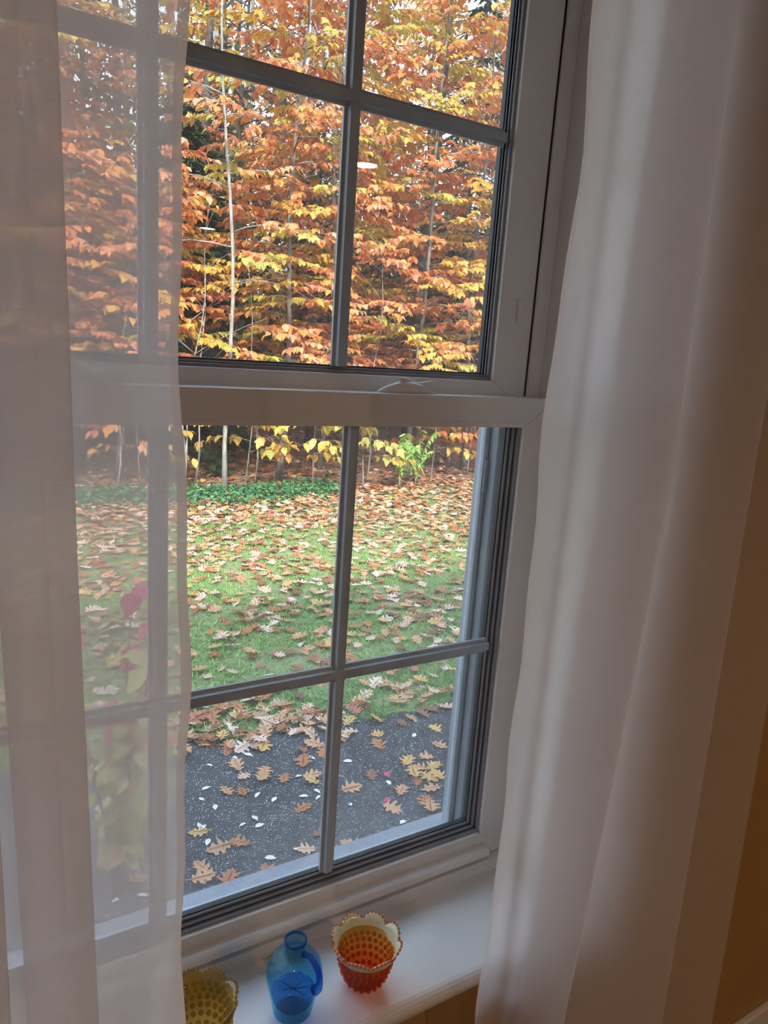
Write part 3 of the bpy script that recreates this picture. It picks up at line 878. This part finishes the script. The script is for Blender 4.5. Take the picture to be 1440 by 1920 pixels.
S_all = N.uniform(0.09, 0.165, n_all); S_all[on_as] = N.uniform(0.105, 0.155, on_as.sum())
R_all = flat_frames(n_all, 0.20)
R_all[on_as] = flat_frames(int(on_as.sum()), 0.07)
T_all = N.integers(0, len(OAK), n_all)
C_all = N.choice(len(DRY), n_all, p=[.24, .16, .15, .11, .08, .16, .10])
C_all[on_as] = N.choice(len(DRY), int(on_as.sum()), p=[.4, .25, .02, .05, .15, .10, .03])
sz, vis, _, _ = view_size(P_all, S_all)
score = np.where(vis, sz, 0); score[on_as] += 1000 * vis[on_as]
pick = np.argsort(-score)[:300]
picked = np.zeros(n_all, bool); picked[pick] = True
for i in np.nonzero(picked)[0]:
    c, k = int(C_all[i]), int(T_all[i])
    o = leaf_object('fallen_oak_leaf', OAK[k], ('oak', k, c), DRY[c] * (0.94 + 0.02 * k), m_dry, R_all[i], P_all[i], S_all[i])
    if on_as[i]: tag(o, '%s fallen oak leaf lying on the dark asphalt driveway' % DRY_NAME[c], 'leaf', '%s oak leaves on the driveway' % DRY_NAME[c])
    else: tag(o, '%s fallen oak leaf lying in the mossy green grass' % DRY_NAME[c], 'leaf', '%s oak leaves on the lawn' % DRY_NAME[c])
def leaf_stuff(name, sel, tmpls, tidx, Rm, P, Sc, cols, mat, parent=None):
    VV, TT, CC, off = [], [], [], 0
    for k, (tv, tt) in enumerate(tmpls):
        q = np.nonzero(sel & (tidx == k))[0]
        if not len(q): continue
        v, t_ = scatter(tv, tt, Rm[q], P[q], Sc[q])
        VV.append(v); TT.append(t_ + off); off += len(v)
        CC.append(np.repeat(cols[q], len(tv), 0))
    return tag(tri_mesh(name, np.concatenate(VV), np.concatenate(TT), np.concatenate(CC), mat, parent), kind='stuff')
cols_all = DRY[C_all] * N.uniform(0.8, 1.12, (n_all, 1))
T_far = np.where(P_all[:, 1] > 8.6, len(OAK), T_all)
o = leaf_stuff('fallen_leaves', ~picked, OAK + [BROAD], T_far, R_all, P_all, S_all, cols_all, m_dry)
tag(o, 'scattered dry brown and tan leaves covering the far lawn', 'leaves')
# small pale leaflets on the asphalt
wh_xy = [(1.13, 3.39), (1.27, 3.4), (1.35, 3.4), (1.65, 3.23), (1.81, 3.12), (1.91, 2.85), (1.54, 2.94), (1.46, 2.93), (1.32, 2.97), (1.52, 2.89), (1.64, 2.77), (1.04, 3.03), (1.05, 3.2), (0.93, 2.93), (0.94, 2.91), (1.11, 2.85), (1.18, 2.81), (0.93, 2.8), (1.27, 2.58), (1.43, 2.46), (1.14, 2.58), (1.25, 2.46), (0.85, 2.58), (1.8, 2.54), (1.85, 2.5), (1.51, 3.1), (1.56, 3.75), (1.36, 3.9), (1.63, 3.85), (1.53, 2.47), (1.26, 3.04), (1.0, 3.12), (1.18, 2.87), (0.6, 2.6), (0.66, 2.5), (0.7, 2.75), (0.55, 2.9), (2.3, 3.2), (2.5, 2.9), (0.5, 2.62), (1.95, 3.6), (2.05, 3.62), (2.1, 3.58), (2.4, 3.35)]
def pale_leaf(seed):
    v, t_ = simple_template(0.20 + 0.05 * (seed % 3), 0.10, 0.02)
    v = v.copy(); v[:, 2] += 0.12 * (v[:, 0] - 0.5) ** 2; v[:, 0] -= 0.5; v[:, 2] -= v[:, 2].min()
    return v, t_
for i, (x, y) in enumerate(wh_xy):
    k = i % 3
    Rm = flat_frames(1, 0.10)[0]
    o = leaf_object('pale_leaflet', pale_leaf(k), ('pale', k), C3(232, 232, 222), m_dry, Rm, (x, y, AZ + 0.003), R.uniform(0.038, 0.056))
    tag(o, 'small white willow-shaped leaf lying on the dark asphalt', 'leaf', 'small pale leaves on the driveway')
for (x, y) in ((1.93, 2.93), (1.84, 2.71)):
    o = leaf_object('pink_leaf', LOBED, ('pinkfall',), C3(190, 60, 96), m_dry, flat_frames(1, 0.1)[0], (x, y, AZ + 0.012), 0.05)
    tag(o, 'small magenta fallen leaf beside an oak leaf on asphalt', 'leaf', 'magenta leaves on the driveway')

# forest-floor leaf litter, too many to count
nf = 9000
fx = N.uniform(-6, 22, nf); fy = 10.0 + 9 * N.random(nf) ** 1.5
P = np.stack([fx, fy, forest_z(fx, fy) + 0.01 + 0.02 * N.random(nf)], 1)
ci = N.choice(len(DRY), nf, p=[.16, .2, .12, .22, .06, .12, .12])
o = leaf_stuff('leaf_litter', np.ones(nf, bool), [BROAD], np.zeros(nf, int), flat_frames(nf, 0.3), P, N.uniform(.10, .17, nf), DRY[ci] * N.uniform(.6, 1.0, (nf, 1)), m_dry)
tag(o, 'brown leaf litter under the trees at the wood edge', 'leaves')

# ------------------------------------------------------------------ grass
ng = 420000
gx = N.uniform(-4, 13, ng); gy = 3.42 + 6.4 * N.random(ng) ** 1.6
pg = value_noise(gx, gy, 31, 0.5) * 0.6 + value_noise(gx, gy, 32, 0.17) * 0.4
ed = np.interp(gx, [p[0] for p in ep], [p[1] for p in ep])
keep = (N.random(ng) < np.clip(pg * 1.7 - 0.2, 0.28, 1) * np.interp(gy, [3.4, 6.5, 9.0, 10], [1, .95, 0.6, .25])) & (gy > ed - 0.02 + 0.12 * (N.random(ng) - .5))
gx, gy, pg = gx[keep], gy[keep], pg[keep]
n = len(gx)
a = N.uniform(0, 2 * PI, n); h = N.uniform(.012, .042, n); ln = N.normal(0, 0.9, (n, 2)) * h[:, None]
w = N.uniform(.003, .009, n)
b = np.stack([gx, gy, np.full(n, GROUND - 0.002)], 1)
e = np.stack([np.cos(a) * w, np.sin(a) * w, np.zeros(n)], 1)
tip = b + np.stack([ln[:, 0], ln[:, 1], h], 1)
V = np.stack([b - e, b + e, tip], 1).reshape(-1, 3)
g1, g2, g3 = C3(126, 172, 82), C3(168, 190, 104), C3(92, 158, 86)
mixf = value_noise(gx, gy, 33, 0.9)[:, None]; m2 = N.random((n, 1))
gc = (g1 * (1 - mixf) + g2 * mixf) * (0.5 + 0.5 * m2) + g3 * (0.5 - 0.5 * m2)
gc = gc * N.uniform(0.6, 1.25, (n, 1))
o = tri_mesh('grass', V, np.arange(n * 3).reshape(-1, 3), np.repeat(gc, 3, 0), m_green)
tag(o, 'short mossy green grass of the back lawn', 'grass', kind='stuff')
# moss fringe by the house side of the driveway
n = 9000
u = N.random(n); mxx = 1.5 + 1.3 * u; myy = 2.40 + 0.10 * u + N.normal(0, 0.035, n)
b = np.stack([mxx, myy, np.full(n, AZ)], 1)
a = N.uniform(0, 2 * PI, n); e = np.stack([np.cos(a), np.sin(a), 0 * a], 1) * 0.006
V = np.stack([b - e, b + e, b + np.stack([N.normal(0, .008, n), N.normal(0, .008, n), N.uniform(.006, .018, n)], 1)], 1).reshape(-1, 3)
o = tri_mesh('moss', V, np.arange(n * 3).reshape(-1, 3), np.repeat(C3(84, 112, 50)[None] * N.uniform(.6, 1.2, (n, 1)), 3, 0), m_green)
tag(o, 'thin green moss line along the driveway edge near the house', 'moss', kind='stuff')

# ------------------------------------------------------------------ trees
ORANGE = [C3(216, 134, 78), C3(202, 116, 70), C3(226, 164, 118), C3(194, 110, 70), C3(218, 150, 76), C3(212, 148, 108)]
GOLD = [C3(208, 162, 70), C3(200, 146, 62), C3(212, 178, 86)]
YELLOW = [C3(214, 194, 90), C3(204, 182, 80), C3(176, 172, 86)]
RUST = [C3(160, 88, 56), C3(176, 104, 76), C3(146, 78, 52)]
def palette(mix):
    r = R.random(); acc = 0
    for p, pal in mix:
        acc += p
        if r < acc: return pal
    return mix[-1][1]

def tree(name, label, x, y, h, mix, group, n_branch=34, spread=1.9, low=1.3, trunk_r=0.06, bark=None, lean=(0, 0), seed=0, leaf=(0.09, 0.15), parts=120, droop=0.55, stems=1, tw=1.0, leafgap=0.040, bare_below=0.0, tmpl=None):
    rr = random.Random(seed); nr = np.random.default_rng(seed)
    tmpls = tmpl or [BROAD, LOBED]
    z0 = float(forest_z(np.array([x]), np.array([y]))[0]) if y > 10.2 else GROUND
    root = tag(empty(name, (x, y, z0 - 0.03)), label, 'tree', group)
    bark = bark or m_bark
    tk = MB(); br = MB()
    ph = [rr.uniform(0, 6) for _ in range(4)]
    def axis(z, k):
        u = z / h
        sx = (rr_off[k][0]) * u; sy = (rr_off[k][1]) * u
        return np.array([lean[0] * u + sx + 0.07 * math.sin(z * 1.1 + ph[0]), lean[1] * u + sy + 0.07 * math.sin(z * 0.9 + ph[1]), z])
    rr_off = [(0, 0) if k == 0 else (rr.uniform(-1.2, 1.2), rr.uniform(-0.6, 0.6)) for k in range(stems)]
    for k in range(stems):
        zs = np.linspace(0, h, 14)
        tk.tube([axis(z, k) for z in zs], [trunk_r * (1 - 0.85 * z / h) * (1.35 if z == 0 else 1) * (0.8 if k else 1) for z in zs], 8)
    LP, LD, LN, LS, LC, LT = [], [], [], [], [], []
    for i in range(n_branch):
        u = (i + rr.random()) / n_branch
        z = low + (h * 0.97 - low) * u
        k = rr.randrange(stems)
        p0 = axis(z, k)
        az = i * 2.4 + rr.uniform(-.5, .5)
        L = spread * (1.05 - 0.45 * u) * rr.uniform(.7, 1.15)
        rise = rr.uniform(0.05, 0.35) + 0.45 * u
        hd = np.array([math.cos(az), math.sin(az), 0])
        s = np.linspace(0, 1, 7)
        curve = p0 + np.outer(s * L, hd) + np.outer(L * (rise * s - 0.45 * s * s), np.array([0, 0, 1.0]))
        curve += nr.normal(0, 0.02, curve.shape) * s[:, None]
        br.tube(curve, np.interp(s, [0, 1], [max(0.006, trunk_r * 0.34 * (1 - .6 * u)), 0.003]), 4)
        pal = palette(mix)
        ntw = max(4, int(9 * L / 1.6 * tw))
        for j in range(ntw):
            t_ = 0.18 + 0.82 * (j + rr.random() * .7) / ntw
            b0 = np.array([np.interp(t_, s, curve[:, q]) for q in range(3)])
            side = 1 if j % 2 else -1
            ta = az + side * rr.uniform(0.6, 1.1) * (1 - 0.3 * t_)
            TL = rr.uniform(0.30, 0.75) * (1.15 - 0.5 * t_) * (spread / 1.9) ** 0.5
            td = np.array([math.cos(ta), math.sin(ta), rr.uniform(-.25, .18)])
            end = b0 + td * TL
            mid = b0 + td * TL * .5 + np.array([0, 0, 0.03])
            br.tube([b0, mid, end], [0.004, 0.003, 0.0018], 3)
            if rr.random() < bare_below: continue
            m = max(3, int(TL / leafgap))
            q = (np.arange(m) + 0.5) / m
            pts = b0 + np.outer(q, end - b0) + np.array([0, 0, 0.03]) * (4 * q * (1 - q))[:, None]
            sd = np.where(np.arange(m) % 2, 1, -1)
            la = ta + sd * nr.uniform(.35, 1.0, m)
            d = np.stack([np.cos(la), np.sin(la), -nr.uniform(0.15, 1.1, m) * droop * 1.6], 1)
            nn = np.stack([nr.normal(0, .3, m), nr.normal(-.1, .3, m), np.ones(m)], 1)
            LP.append(pts); LD.append(d); LN.append(nn)
            LS.append(nr.uniform(leaf[0], leaf[1], m))
            p2 = pal if rr.random() < .8 else palette(mix)
            LC.append(np.array([p2[nr.integers(len(p2))] for _ in range(m)]) * nr.uniform(.82, 1.15, (m, 1)))
            LT.append(nr.integers(0, len(tmpls), m))
    tk.build('trunk', bark, root)
    tag(br.build('branches', bark, root), kind='stuff')
    LP, LD, LN, LS, LC, LT = (np.concatenate(a) for a in (LP, LD, LN, LS, LC, LT))
    Rm = frames(LD, LN)
    wp = LP + np.array([x, y, z0 - 0.03])
    sz, vis, px, py = view_size(wp, LS)
    clear = vis & (px > 330) & (px < 980)
    score = np.where(clear, sz, 0)
    pick = np.argsort(-score)[:parts]
    pick = pick[score[pick] > 0]
    sel = np.zeros(len(LP), bool); sel[pick] = True
    for i in pick:
        key = ('tl', id(tmpls[LT[i]]), tuple(np.round(LC[i] * 7).astype(int)))
        leaf_object('leaf', tmpls[LT[i]], key, LC[i], m_leaf, Rm[i], LP[i], LS[i], root)
    leaf_stuff('foliage', ~sel, tmpls, LT, Rm, LP, LS, LC, m_leaf, root)
    return root

MO = [(.62, ORANGE), (.24, GOLD), (.11, YELLOW), (.03, RUST)]
MG = [(.45, ORANGE), (.33, GOLD), (.20, YELLOW), (.02, RUST)]
MR = [(.50, ORANGE), (.08, GOLD), (.04, YELLOW), (.38, RUST)]
front = [  # x, y, height, mix, lean
    (-2.6, 11.6, 9.1, MO, (0.2, 0)), (-0.6, 11.2, 9.6, MO, (0, 0)), (1.1, 11.0, 9.8, MO, (-.2, 0)), (2.3, 11.4, 4.4, MO, (0.1, 0)),
    (4.75, 11.0, 10.2, MO, (.2, 0)), (5.9, 11.7, 10.0, MG, (0, 0)), (7.35, 11.1, 10.2, MO, (.15, 0)), (8.9, 11.6, 10.0, MO, (-.1, 0)), (10.6, 11.3, 9.6, MO, (.2, 0)), (12.6, 11.8, 8.2, MR, (0, 0)), (14.6, 11.5, 8, MO, (0, 0))]
FL = ['orange-leaved young tree at the wood edge']
names = ['orange-leaved tree at the wood edge far beyond the sheer-curtained panes', 'orange-leaved tree left of the dark hemlock behind the sheer curtain', 'orange tree growing in front of the dark hemlock', 'orange tree just beside the pale slender trunk, hemlock behind it',
         'orange tree between the pale slender trunk and the yellow sapling', 'gold and orange tree behind the yellow sapling', 'orange tree behind the arching green weed', 'orange tree rising over the brown shrubs by the arching weed', 'orange tree beside the jamb, past the arching weed', 'rust-brown tree beyond the window jamb', 'orange tree far beyond the window jamb']
for i, (x, y, h, mix, ln) in enumerate(front):
    tree('autumn_tree', names[i], x, y, h, mix, 'orange trees along the wood edge', n_branch=66, spread=2.0, low=1.35, trunk_r=0.05, lean=ln, seed=100 + i, parts=130 if 1 < x < 10 else 40)
tree('pale_trunk_tree', 'slender pale grey trunk with sparse orange leaves and long bare twigs', 3.68, 10.35, 9.0, MO, None, n_branch=22, spread=1.5, low=3.0, trunk_r=0.036, bark=m_bark_pale, lean=(-.28, 0), seed=140, bare_below=0.45, parts=60)
# second row, gold and rust, deeper in
back = [(0.4, 14.2, 9.5, MG), (2.4, 14.8, 10, MR), (5.2, 14.4, 10, MG), (7.2, 15.2, 10.5, MR), (9.4, 14.3, 10.5, MR), (11.8, 14.9, 10.5, MG), (14.4, 14.6, 10, MO), (-2.4, 14.6, 9.5, MG)]
for i, (x, y, h, mix) in enumerate(back):
    tree('autumn_tree', 'taller gold and rust tree standing in the second row of the wood', x, y, h, mix, 'second row of gold and rust trees', n_branch=34, spread=2.4, low=2.0, trunk_r=0.09, seed=200 + i, parts=40, leafgap=0.075, bark=m_bark_dark)
for i, (x, y, h, mix) in enumerate([(1.6, 17.6, 11, MR), (4.2, 18.0, 12, MG), (6.6, 18.6, 12, MO), (9.6, 18.2, 11.5, MR), (12.6, 18.8, 12, MG), (15.8, 18.3, 12, MO)]):
    tree('autumn_tree', 'tall gold and brown tree in the third row, behind the rust trees', x, y, h, mix, 'third row of gold and brown trees', n_branch=36, spread=2.8, low=2.2, trunk_r=0.11, seed=260 + i, parts=0, leafgap=0.075, leaf=(.13, .19), bark=m_bark_dark)
# low saplings at the lawn edge
saps = [(4.9, 9.9, 2.0, [(1, YELLOW)], 'bright yellow sapling at the lawn edge above the ivy'), (5.75, 10.1, 1.9, [(.6, YELLOW), (.4, GOLD)], 'yellow-gold sapling between the two sheets of ivy and brown brush'), (4.0, 10.5, 1.8, [(.5, GOLD), (.5, YELLOW)], 'small golden sapling beside the pale slender trunk'),
        (9.3, 11.0, 1.9, [(.7, ORANGE), (.3, RUST)], 'low orange shrub past the arching weed'), (8.2, 11.1, 1.6, [(.5, RUST), (.5, ORANGE)], 'low rust-brown shrub behind the arching weed'), (7.5, 10.7, 1.7, [(.6, ORANGE), (.4, GOLD)], 'low orange-gold shrub just behind the arching weed'), (2.4, 10.6, 1.7, [(.6, GOLD), (.4, ORANGE)], 'small gold sapling by the bare pale stems')]
for i, (x, y, h, mix, lb) in enumerate(saps):
    tree('sapling', lb, x, y, h, mix, 'saplings along the lawn edge', n_branch=11, spread=0.75, low=0.55, trunk_r=0.014, seed=300 + i, leaf=(0.12, 0.19), parts=70, droop=0.9, tw=0.7, leafgap=0.10)
# bare pale stems
for i, (x, y, h, l) in enumerate(((2.95, 10.3, 3.2, .3), (3.05, 10.5, 2.6, -.2), (3.3, 10.8, 4.2, .15), (4.25, 10.8, 3.4, -.2), (2.1, 10.6, 3.5, .2), (6.4, 11.0, 4.0, .1), (8.55, 10.9, 4.6, .1))):
    st = tag(empty('bare_sapling', (x, y, float(forest_z(np.array([x]), np.array([y]))[0]) - 0.02)), 'thin bare pale-barked sapling at the wood edge', 'sapling', 'bare pale saplings')
    rr = random.Random(400 + i)
    mb = MB(); zz = np.linspace(0, h, 9)
    ax = [np.array([l * (z / h) ** 1.3 + .04 * math.sin(3 * z), .05 * math.sin(2 * z + i), z]) for z in zz]
    mb.tube(ax, np.interp(zz, [0, h], [0.017, 0.004]), 6); mb.build('stem', m_bark_pale, st)
    for j in range(6):
        k = rr.randint(2, 7); a0 = rr.uniform(0, 6.28); L = rr.uniform(.5, 1.1)
        pts = [ax[k] + np.array([math.cos(a0), math.sin(a0), 0.75]) * L * u + np.array([0, 0, -.18 * u * u]) for u in np.linspace(0, 1, 5)]
        MB().tube(pts, [.006, .005, .004, .003, .002], 4).build('branch', m_bark_pale, st)
# big dark trunks and far grey trunks
def far_tree(name, label, group, x, y, h, r, bark, seed, nbr=7):
    rr = random.Random(seed)
    z0 = float(forest_z(np.array([x]), np.array([y]))[0]) - 0.05
    o = tag(empty(name, (x, y, z0)), label, 'tree', group)
    mb = MB(); zz = np.linspace(0, h, 7); l = rr.uniform(-.5, .5)
    ax = [np.array([l * (z / h) + .05 * math.sin(z), .05 * math.sin(z * .7), z]) for z in zz]
    mb.tube(ax, np.interp(zz, [0, .05 * h, h], [r * 1.25, r, r * .35]), 8); mb.build('trunk', bark, o)
    b = MB()
    for j in range(nbr):
        z = h * rr.uniform(.25, .95); a = rr.uniform(0, 6.28); L = rr.uniform(.8, 2.6)
        p0 = np.array([l * z / h, 0, z])
        b.tube([p0 + np.array([math.cos(a), math.sin(a), .5]) * L * u + np.array([0, 0, .1 * u * u]) for u in np.linspace(0, 1, 4)], [r * .3, r * .22, r * .12, .004], 4)
    tag(b.build('branches', bark, o), kind='stuff')
    return o
for i in range(16):
    far_tree('dark_trunk_tree', 'dark-barked tall trunk just behind the orange trees', 'dark trunks behind the orange trees', -3 + 1.25 * i + R.uniform(-.4, .4), R.uniform(12.6, 18), 12, R.uniform(.07, .15), m_bark_dark, 500 + i)
for i in range(95):
    y = R.uniform(18, 46); x = y * R.uniform(-.15, 1.1)
    bk = R.choice([m_bark, m_bark_pale, m_bark]); tr_ = R.uniform(.08, .22)
    lb = ('thick ' if tr_ > .15 else 'thin ') + ('pale grey' if bk is m_bark_pale else 'brown-grey') + ' leafless trunk ' + ('well behind the dark trunks' if y < 30 else 'far off near the pale road')
    far_tree('forest_tree', lb, lb.replace('trunk', 'trunks'), x, y, R.uniform(12, 18), tr_, bk, 600 + i, 9)
# distant thicket that closes the wood off, thin out towards the sky
def thicket(i, x, y, h, rad, cols, n, lf, tone, where):
    nr = np.random.default_rng(900 + i)
    z0 = float(forest_z(np.array([x]), np.array([y]))[0]) - 0.05
    o = tag(empty('forest_shrub', (x, y, z0)), '%s understory shrub %s' % (('dull brown', 'hazy grey-green', 'tawny orange')[tone], where), 'shrub', '%s understory %s' % (('brown', 'grey-green', 'orange')[tone], where))
    v = nr.normal(0, 1, (n, 3)); v /= np.linalg.norm(v, axis=1)[:, None]
    P = v * (nr.random((n, 1)) ** .4) * np.array([rad, rad * .7, h * .5]) + np.array([0, 0, h * .52])
    d = np.stack([nr.normal(0, 1, n), nr.normal(0, 1, n), nr.uniform(-.9, .2, n)], 1)
    nn = np.stack([nr.normal(0, .5, n), nr.normal(0, .5, n), np.ones(n)], 1)
    c = np.array([cols[k] for k in nr.integers(0, len(cols), n)]) * nr.uniform(.7, 1.15, (n, 1))
    leaf_stuff('foliage', np.ones(n, bool), [BROAD], np.zeros(n, int), frames(d, nn), P, nr.uniform(lf * .7, lf * 1.2, n), c, m_leaf, o)
    mb = MB()
    for k in range(5):
        a = nr.uniform(0, 6.28)
        mb.tube([np.array([0.1 * math.cos(a), 0.1 * math.sin(a), 0]), np.array([rad * .25 * math.cos(a), rad * .25 * math.sin(a), h * .45]), np.array([rad * .5 * math.cos(a), rad * .5 * math.sin(a), h * .85])], [.035, .022, .008], 5)
    mb.build('stem', m_bark, o)
TH = [[C3(150, 120, 92), C3(122, 112, 84), C3(170, 128, 90)], [C3(110, 116, 86), C3(138, 134, 100), C3(96, 104, 80)], [C3(186, 130, 78), C3(170, 120, 82), C3(196, 160, 84)]]
for i in range(26):
    y = R.uniform(16.5, 20); x = -3 + i * 0.95 + R.uniform(-.5, .5)
    thicket(100 + i, x, y, R.uniform(5, 11), R.uniform(1.2, 2.3), TH[i % 3], 2200, 0.17, i % 3, 'just behind the dark trunks')
for i in range(60):
    y = R.uniform(21, 44); x = y * R.uniform(-.1, 1.05)
    thicket(i, x, y, R.uniform(3.0, 8.5), R.uniform(2.2, 4.2), TH[i % 3], 900, 0.34, i % 3, 'deep in the wood')
# hemlock
def hemlock(x, y, h, rad, seed, label):
    nr = np.random.default_rng(seed); rr = random.Random(seed)
    z0 = float(forest_z(np.array([x]), np.array([y]))[0]) - .05
    o = tag(empty('hemlock', (x, y, z0)), label, 'tree')
    MB().tube([(0, 0, 0), (0, 0, h * .5), (0.05, 0, h)], [.11, .07, .01], 8).build('trunk', m_bark_dark, o)
    br = MB(); LP, LD = [], []
    for i in range(110):
        u = (i + rr.random()) / 110; z = .5 + (h - .6) * u; a = i * 2.4
        L = rad * (1 - u) ** .7 * rr.uniform(.7, 1.1) + .15
        hd = np.array([math.cos(a), math.sin(a), 0])
        f = lambda s: np.array([0, 0, z]) + hd * L * s + np.array([0, 0, L * (.18 * s - .45 * s * s)])
        br.tube([f(s) for s in (0, .5, 1)], [.012, .008, .003], 4)
        m = int(70 * L / rad) + 12
        s = nr.random(m) ** .6
        for q in s:
            LP.append(f(q) + np.array([-hd[1], hd[0], 0]) * nr.normal(0, .13 * (1.1 - q) * L + .03) + np.array([0, 0, nr.normal(-.02, .02)]))
            aa = a + nr.normal(0, .8); LD.append((math.cos(aa), math.sin(aa), nr.uniform(-.7, 0)))
    br.build('branches', m_bark_dark, o)['kind'] = 'stuff'
    LP, LD = np.array(LP), np.array(LD); n = len(LP)
    nn = np.stack([nr.normal(0, .3, n), nr.normal(0, .3, n), np.ones(n)], 1)
    c = np.array([C3(44, 66, 44), C3(34, 54, 38), C3(62, 84, 52)])[nr.integers(0, 3, n)]
    leaf_stuff('needle_sprays', np.ones(n, bool), [LANCE], np.zeros(n, int), frames(LD, nn), LP, nr.uniform(.16, .30, n), c, m_green, o)
hemlock(3.75, 13.2, 6.2, 1.5, 71, 'dark green hemlock rising behind the pale slender trunk')
hemlock(1.6, 13.4, 5.6, 1.3, 72, 'dark green hemlock seen through the sheer curtain')
hemlock(12.2, 16.5, 11.5, 2.0, 73, 'tall dim green hemlock at the right of the wood beyond the jamb')

# ivy bed at the wood edge
n = 5200
ix = N.uniform(-1.5, 5.4, n); iy = 9.95 + 0.5 * np.sin(ix * 1.3) * .3 + N.normal(0.15, .28, n)
P = np.stack([ix, iy, GROUND + N.uniform(.02, .13, n)], 1)
d = np.stack([N.normal(0, 1, n), N.normal(-.4, 1, n), N.uniform(-.6, .2, n)], 1)
nn = np.stack([N.normal(0, .4, n), N.normal(-.2, .4, n), np.ones(n)], 1)
c = np.array([C3(70, 128, 82), C3(96, 150, 92), C3(52, 98, 66)])[N.integers(0, 3, n)] * N.uniform(.75, 1.1, (n, 1))
o = leaf_stuff('ivy_bed', np.ones(n, bool), [BROAD], np.zeros(n, int), frames(d, nn), P, N.uniform(.05, .09, n), c, m_green)
tag(o, 'low green ivy bed below the pale slender trunk', 'ground cover')

# arching pale green weeds
def weed(x, y, label, seed, nst):
    rr = random.Random(seed); nr = np.random.default_rng(seed)
    o = tag(empty('arching_weed', (x, y, GROUND)), label, 'plant')
    for s in range(nst):
        a = rr.uniform(0, 6.28); H = rr.uniform(.55, 1.0); L = rr.uniform(.15, .4)
        u = np.linspace(0, 1, 10)
        pts = np.stack([math.cos(a) * L * u ** 1.3, math.sin(a) * L * u ** 1.3, H * (1.55 * u - .6 * u ** 2.4)], 1)
        st = MB().tube(pts, np.interp(u, [0, 1], [.006, .002]), 5).build('stem', m_stem, o)
        for k in range(16):
            q = .25 + .75 * k / 15
            p = np.array([np.interp(q, u, pts[:, j]) for j in range(3)])
            for sd in (-1, 1):
                la = a + sd * 1.3 + rr.uniform(-.3, .3)
                d = np.array([[math.cos(la), math.sin(la), -rr.uniform(.2, .8)]])
                nn = np.array([[0, -.2, 1.0]])
                ci = rr.randrange(3)
                leaf_object('leaf', LANCE, ('weed', ci), (C3(140, 184, 88), C3(166, 204, 104), C3(112, 160, 78))[ci], m_green, frames(d, nn)[0], p, rr.uniform(.09, .15), st)
m_stem = plain('green_stem', (0.20, 0.30, 0.10, 1), (0.28, 0.36, 0.14, 1), rough=0.6, scale=30)
weed(6.95, 10.25, 'arching pale green leafy weed at the brown lawn edge', 81, 7)
weed(6.45, 10.0, 'smaller pale green weed growing left of the arching weed', 82, 4)
weed(9.0, 10.5, 'light green weed beside the orange shrub near the jamb', 83, 4)

# shrub with pink and yellow-green leaves beside the driveway
rr = random.Random(55); nr = np.random.default_rng(55)
sh = tag(empty('pink_leaf_shrub', (0.52, 2.75, AZ)), 'spindly shrub with magenta and yellow-green leaves behind the sheer curtain', 'shrub')
pc = [C3(206, 62, 104), C3(214, 88, 96), C3(186, 190, 96), C3(204, 196, 120), C3(206, 150, 96), C3(150, 164, 84)]
for s in range(9):
    a = rr.uniform(0, 6.28); H = rr.uniform(.7, 1.28); L = rr.uniform(.08, .42)
    u = np.linspace(0, 1, 8)
    pts = np.stack([math.cos(a) * L * u, math.sin(a) * L * u * .7, H * u], 1) + nr.normal(0, .012, (8, 3)) * u[:, None]
    st = MB().tube(pts, np.interp(u, [0, 1], [.007, .002]), 5).build('stem', m_bark, sh)
    for k in range(20):
        q = rr.uniform(.15, 1)
        p = np.array([np.interp(q, u, pts[:, j]) for j in range(3)])
        la = rr.uniform(0, 6.28)
        tip = q > .78
        ci = rr.choice([0, 1, 0, 0]) if tip and rr.random() < .8 else rr.choice([2, 3, 5, 4, 2])
        d = np.array([[math.cos(la), math.sin(la), -rr.uniform(.0, .9)]])
        leaf_object('leaf', BROAD, ('shrub', ci), pc[ci], m_leaf, frames(d, np.array([[rr.uniform(-.3, .3), -.4, 1.0]]))[0], p, rr.uniform(.075, .125), st)
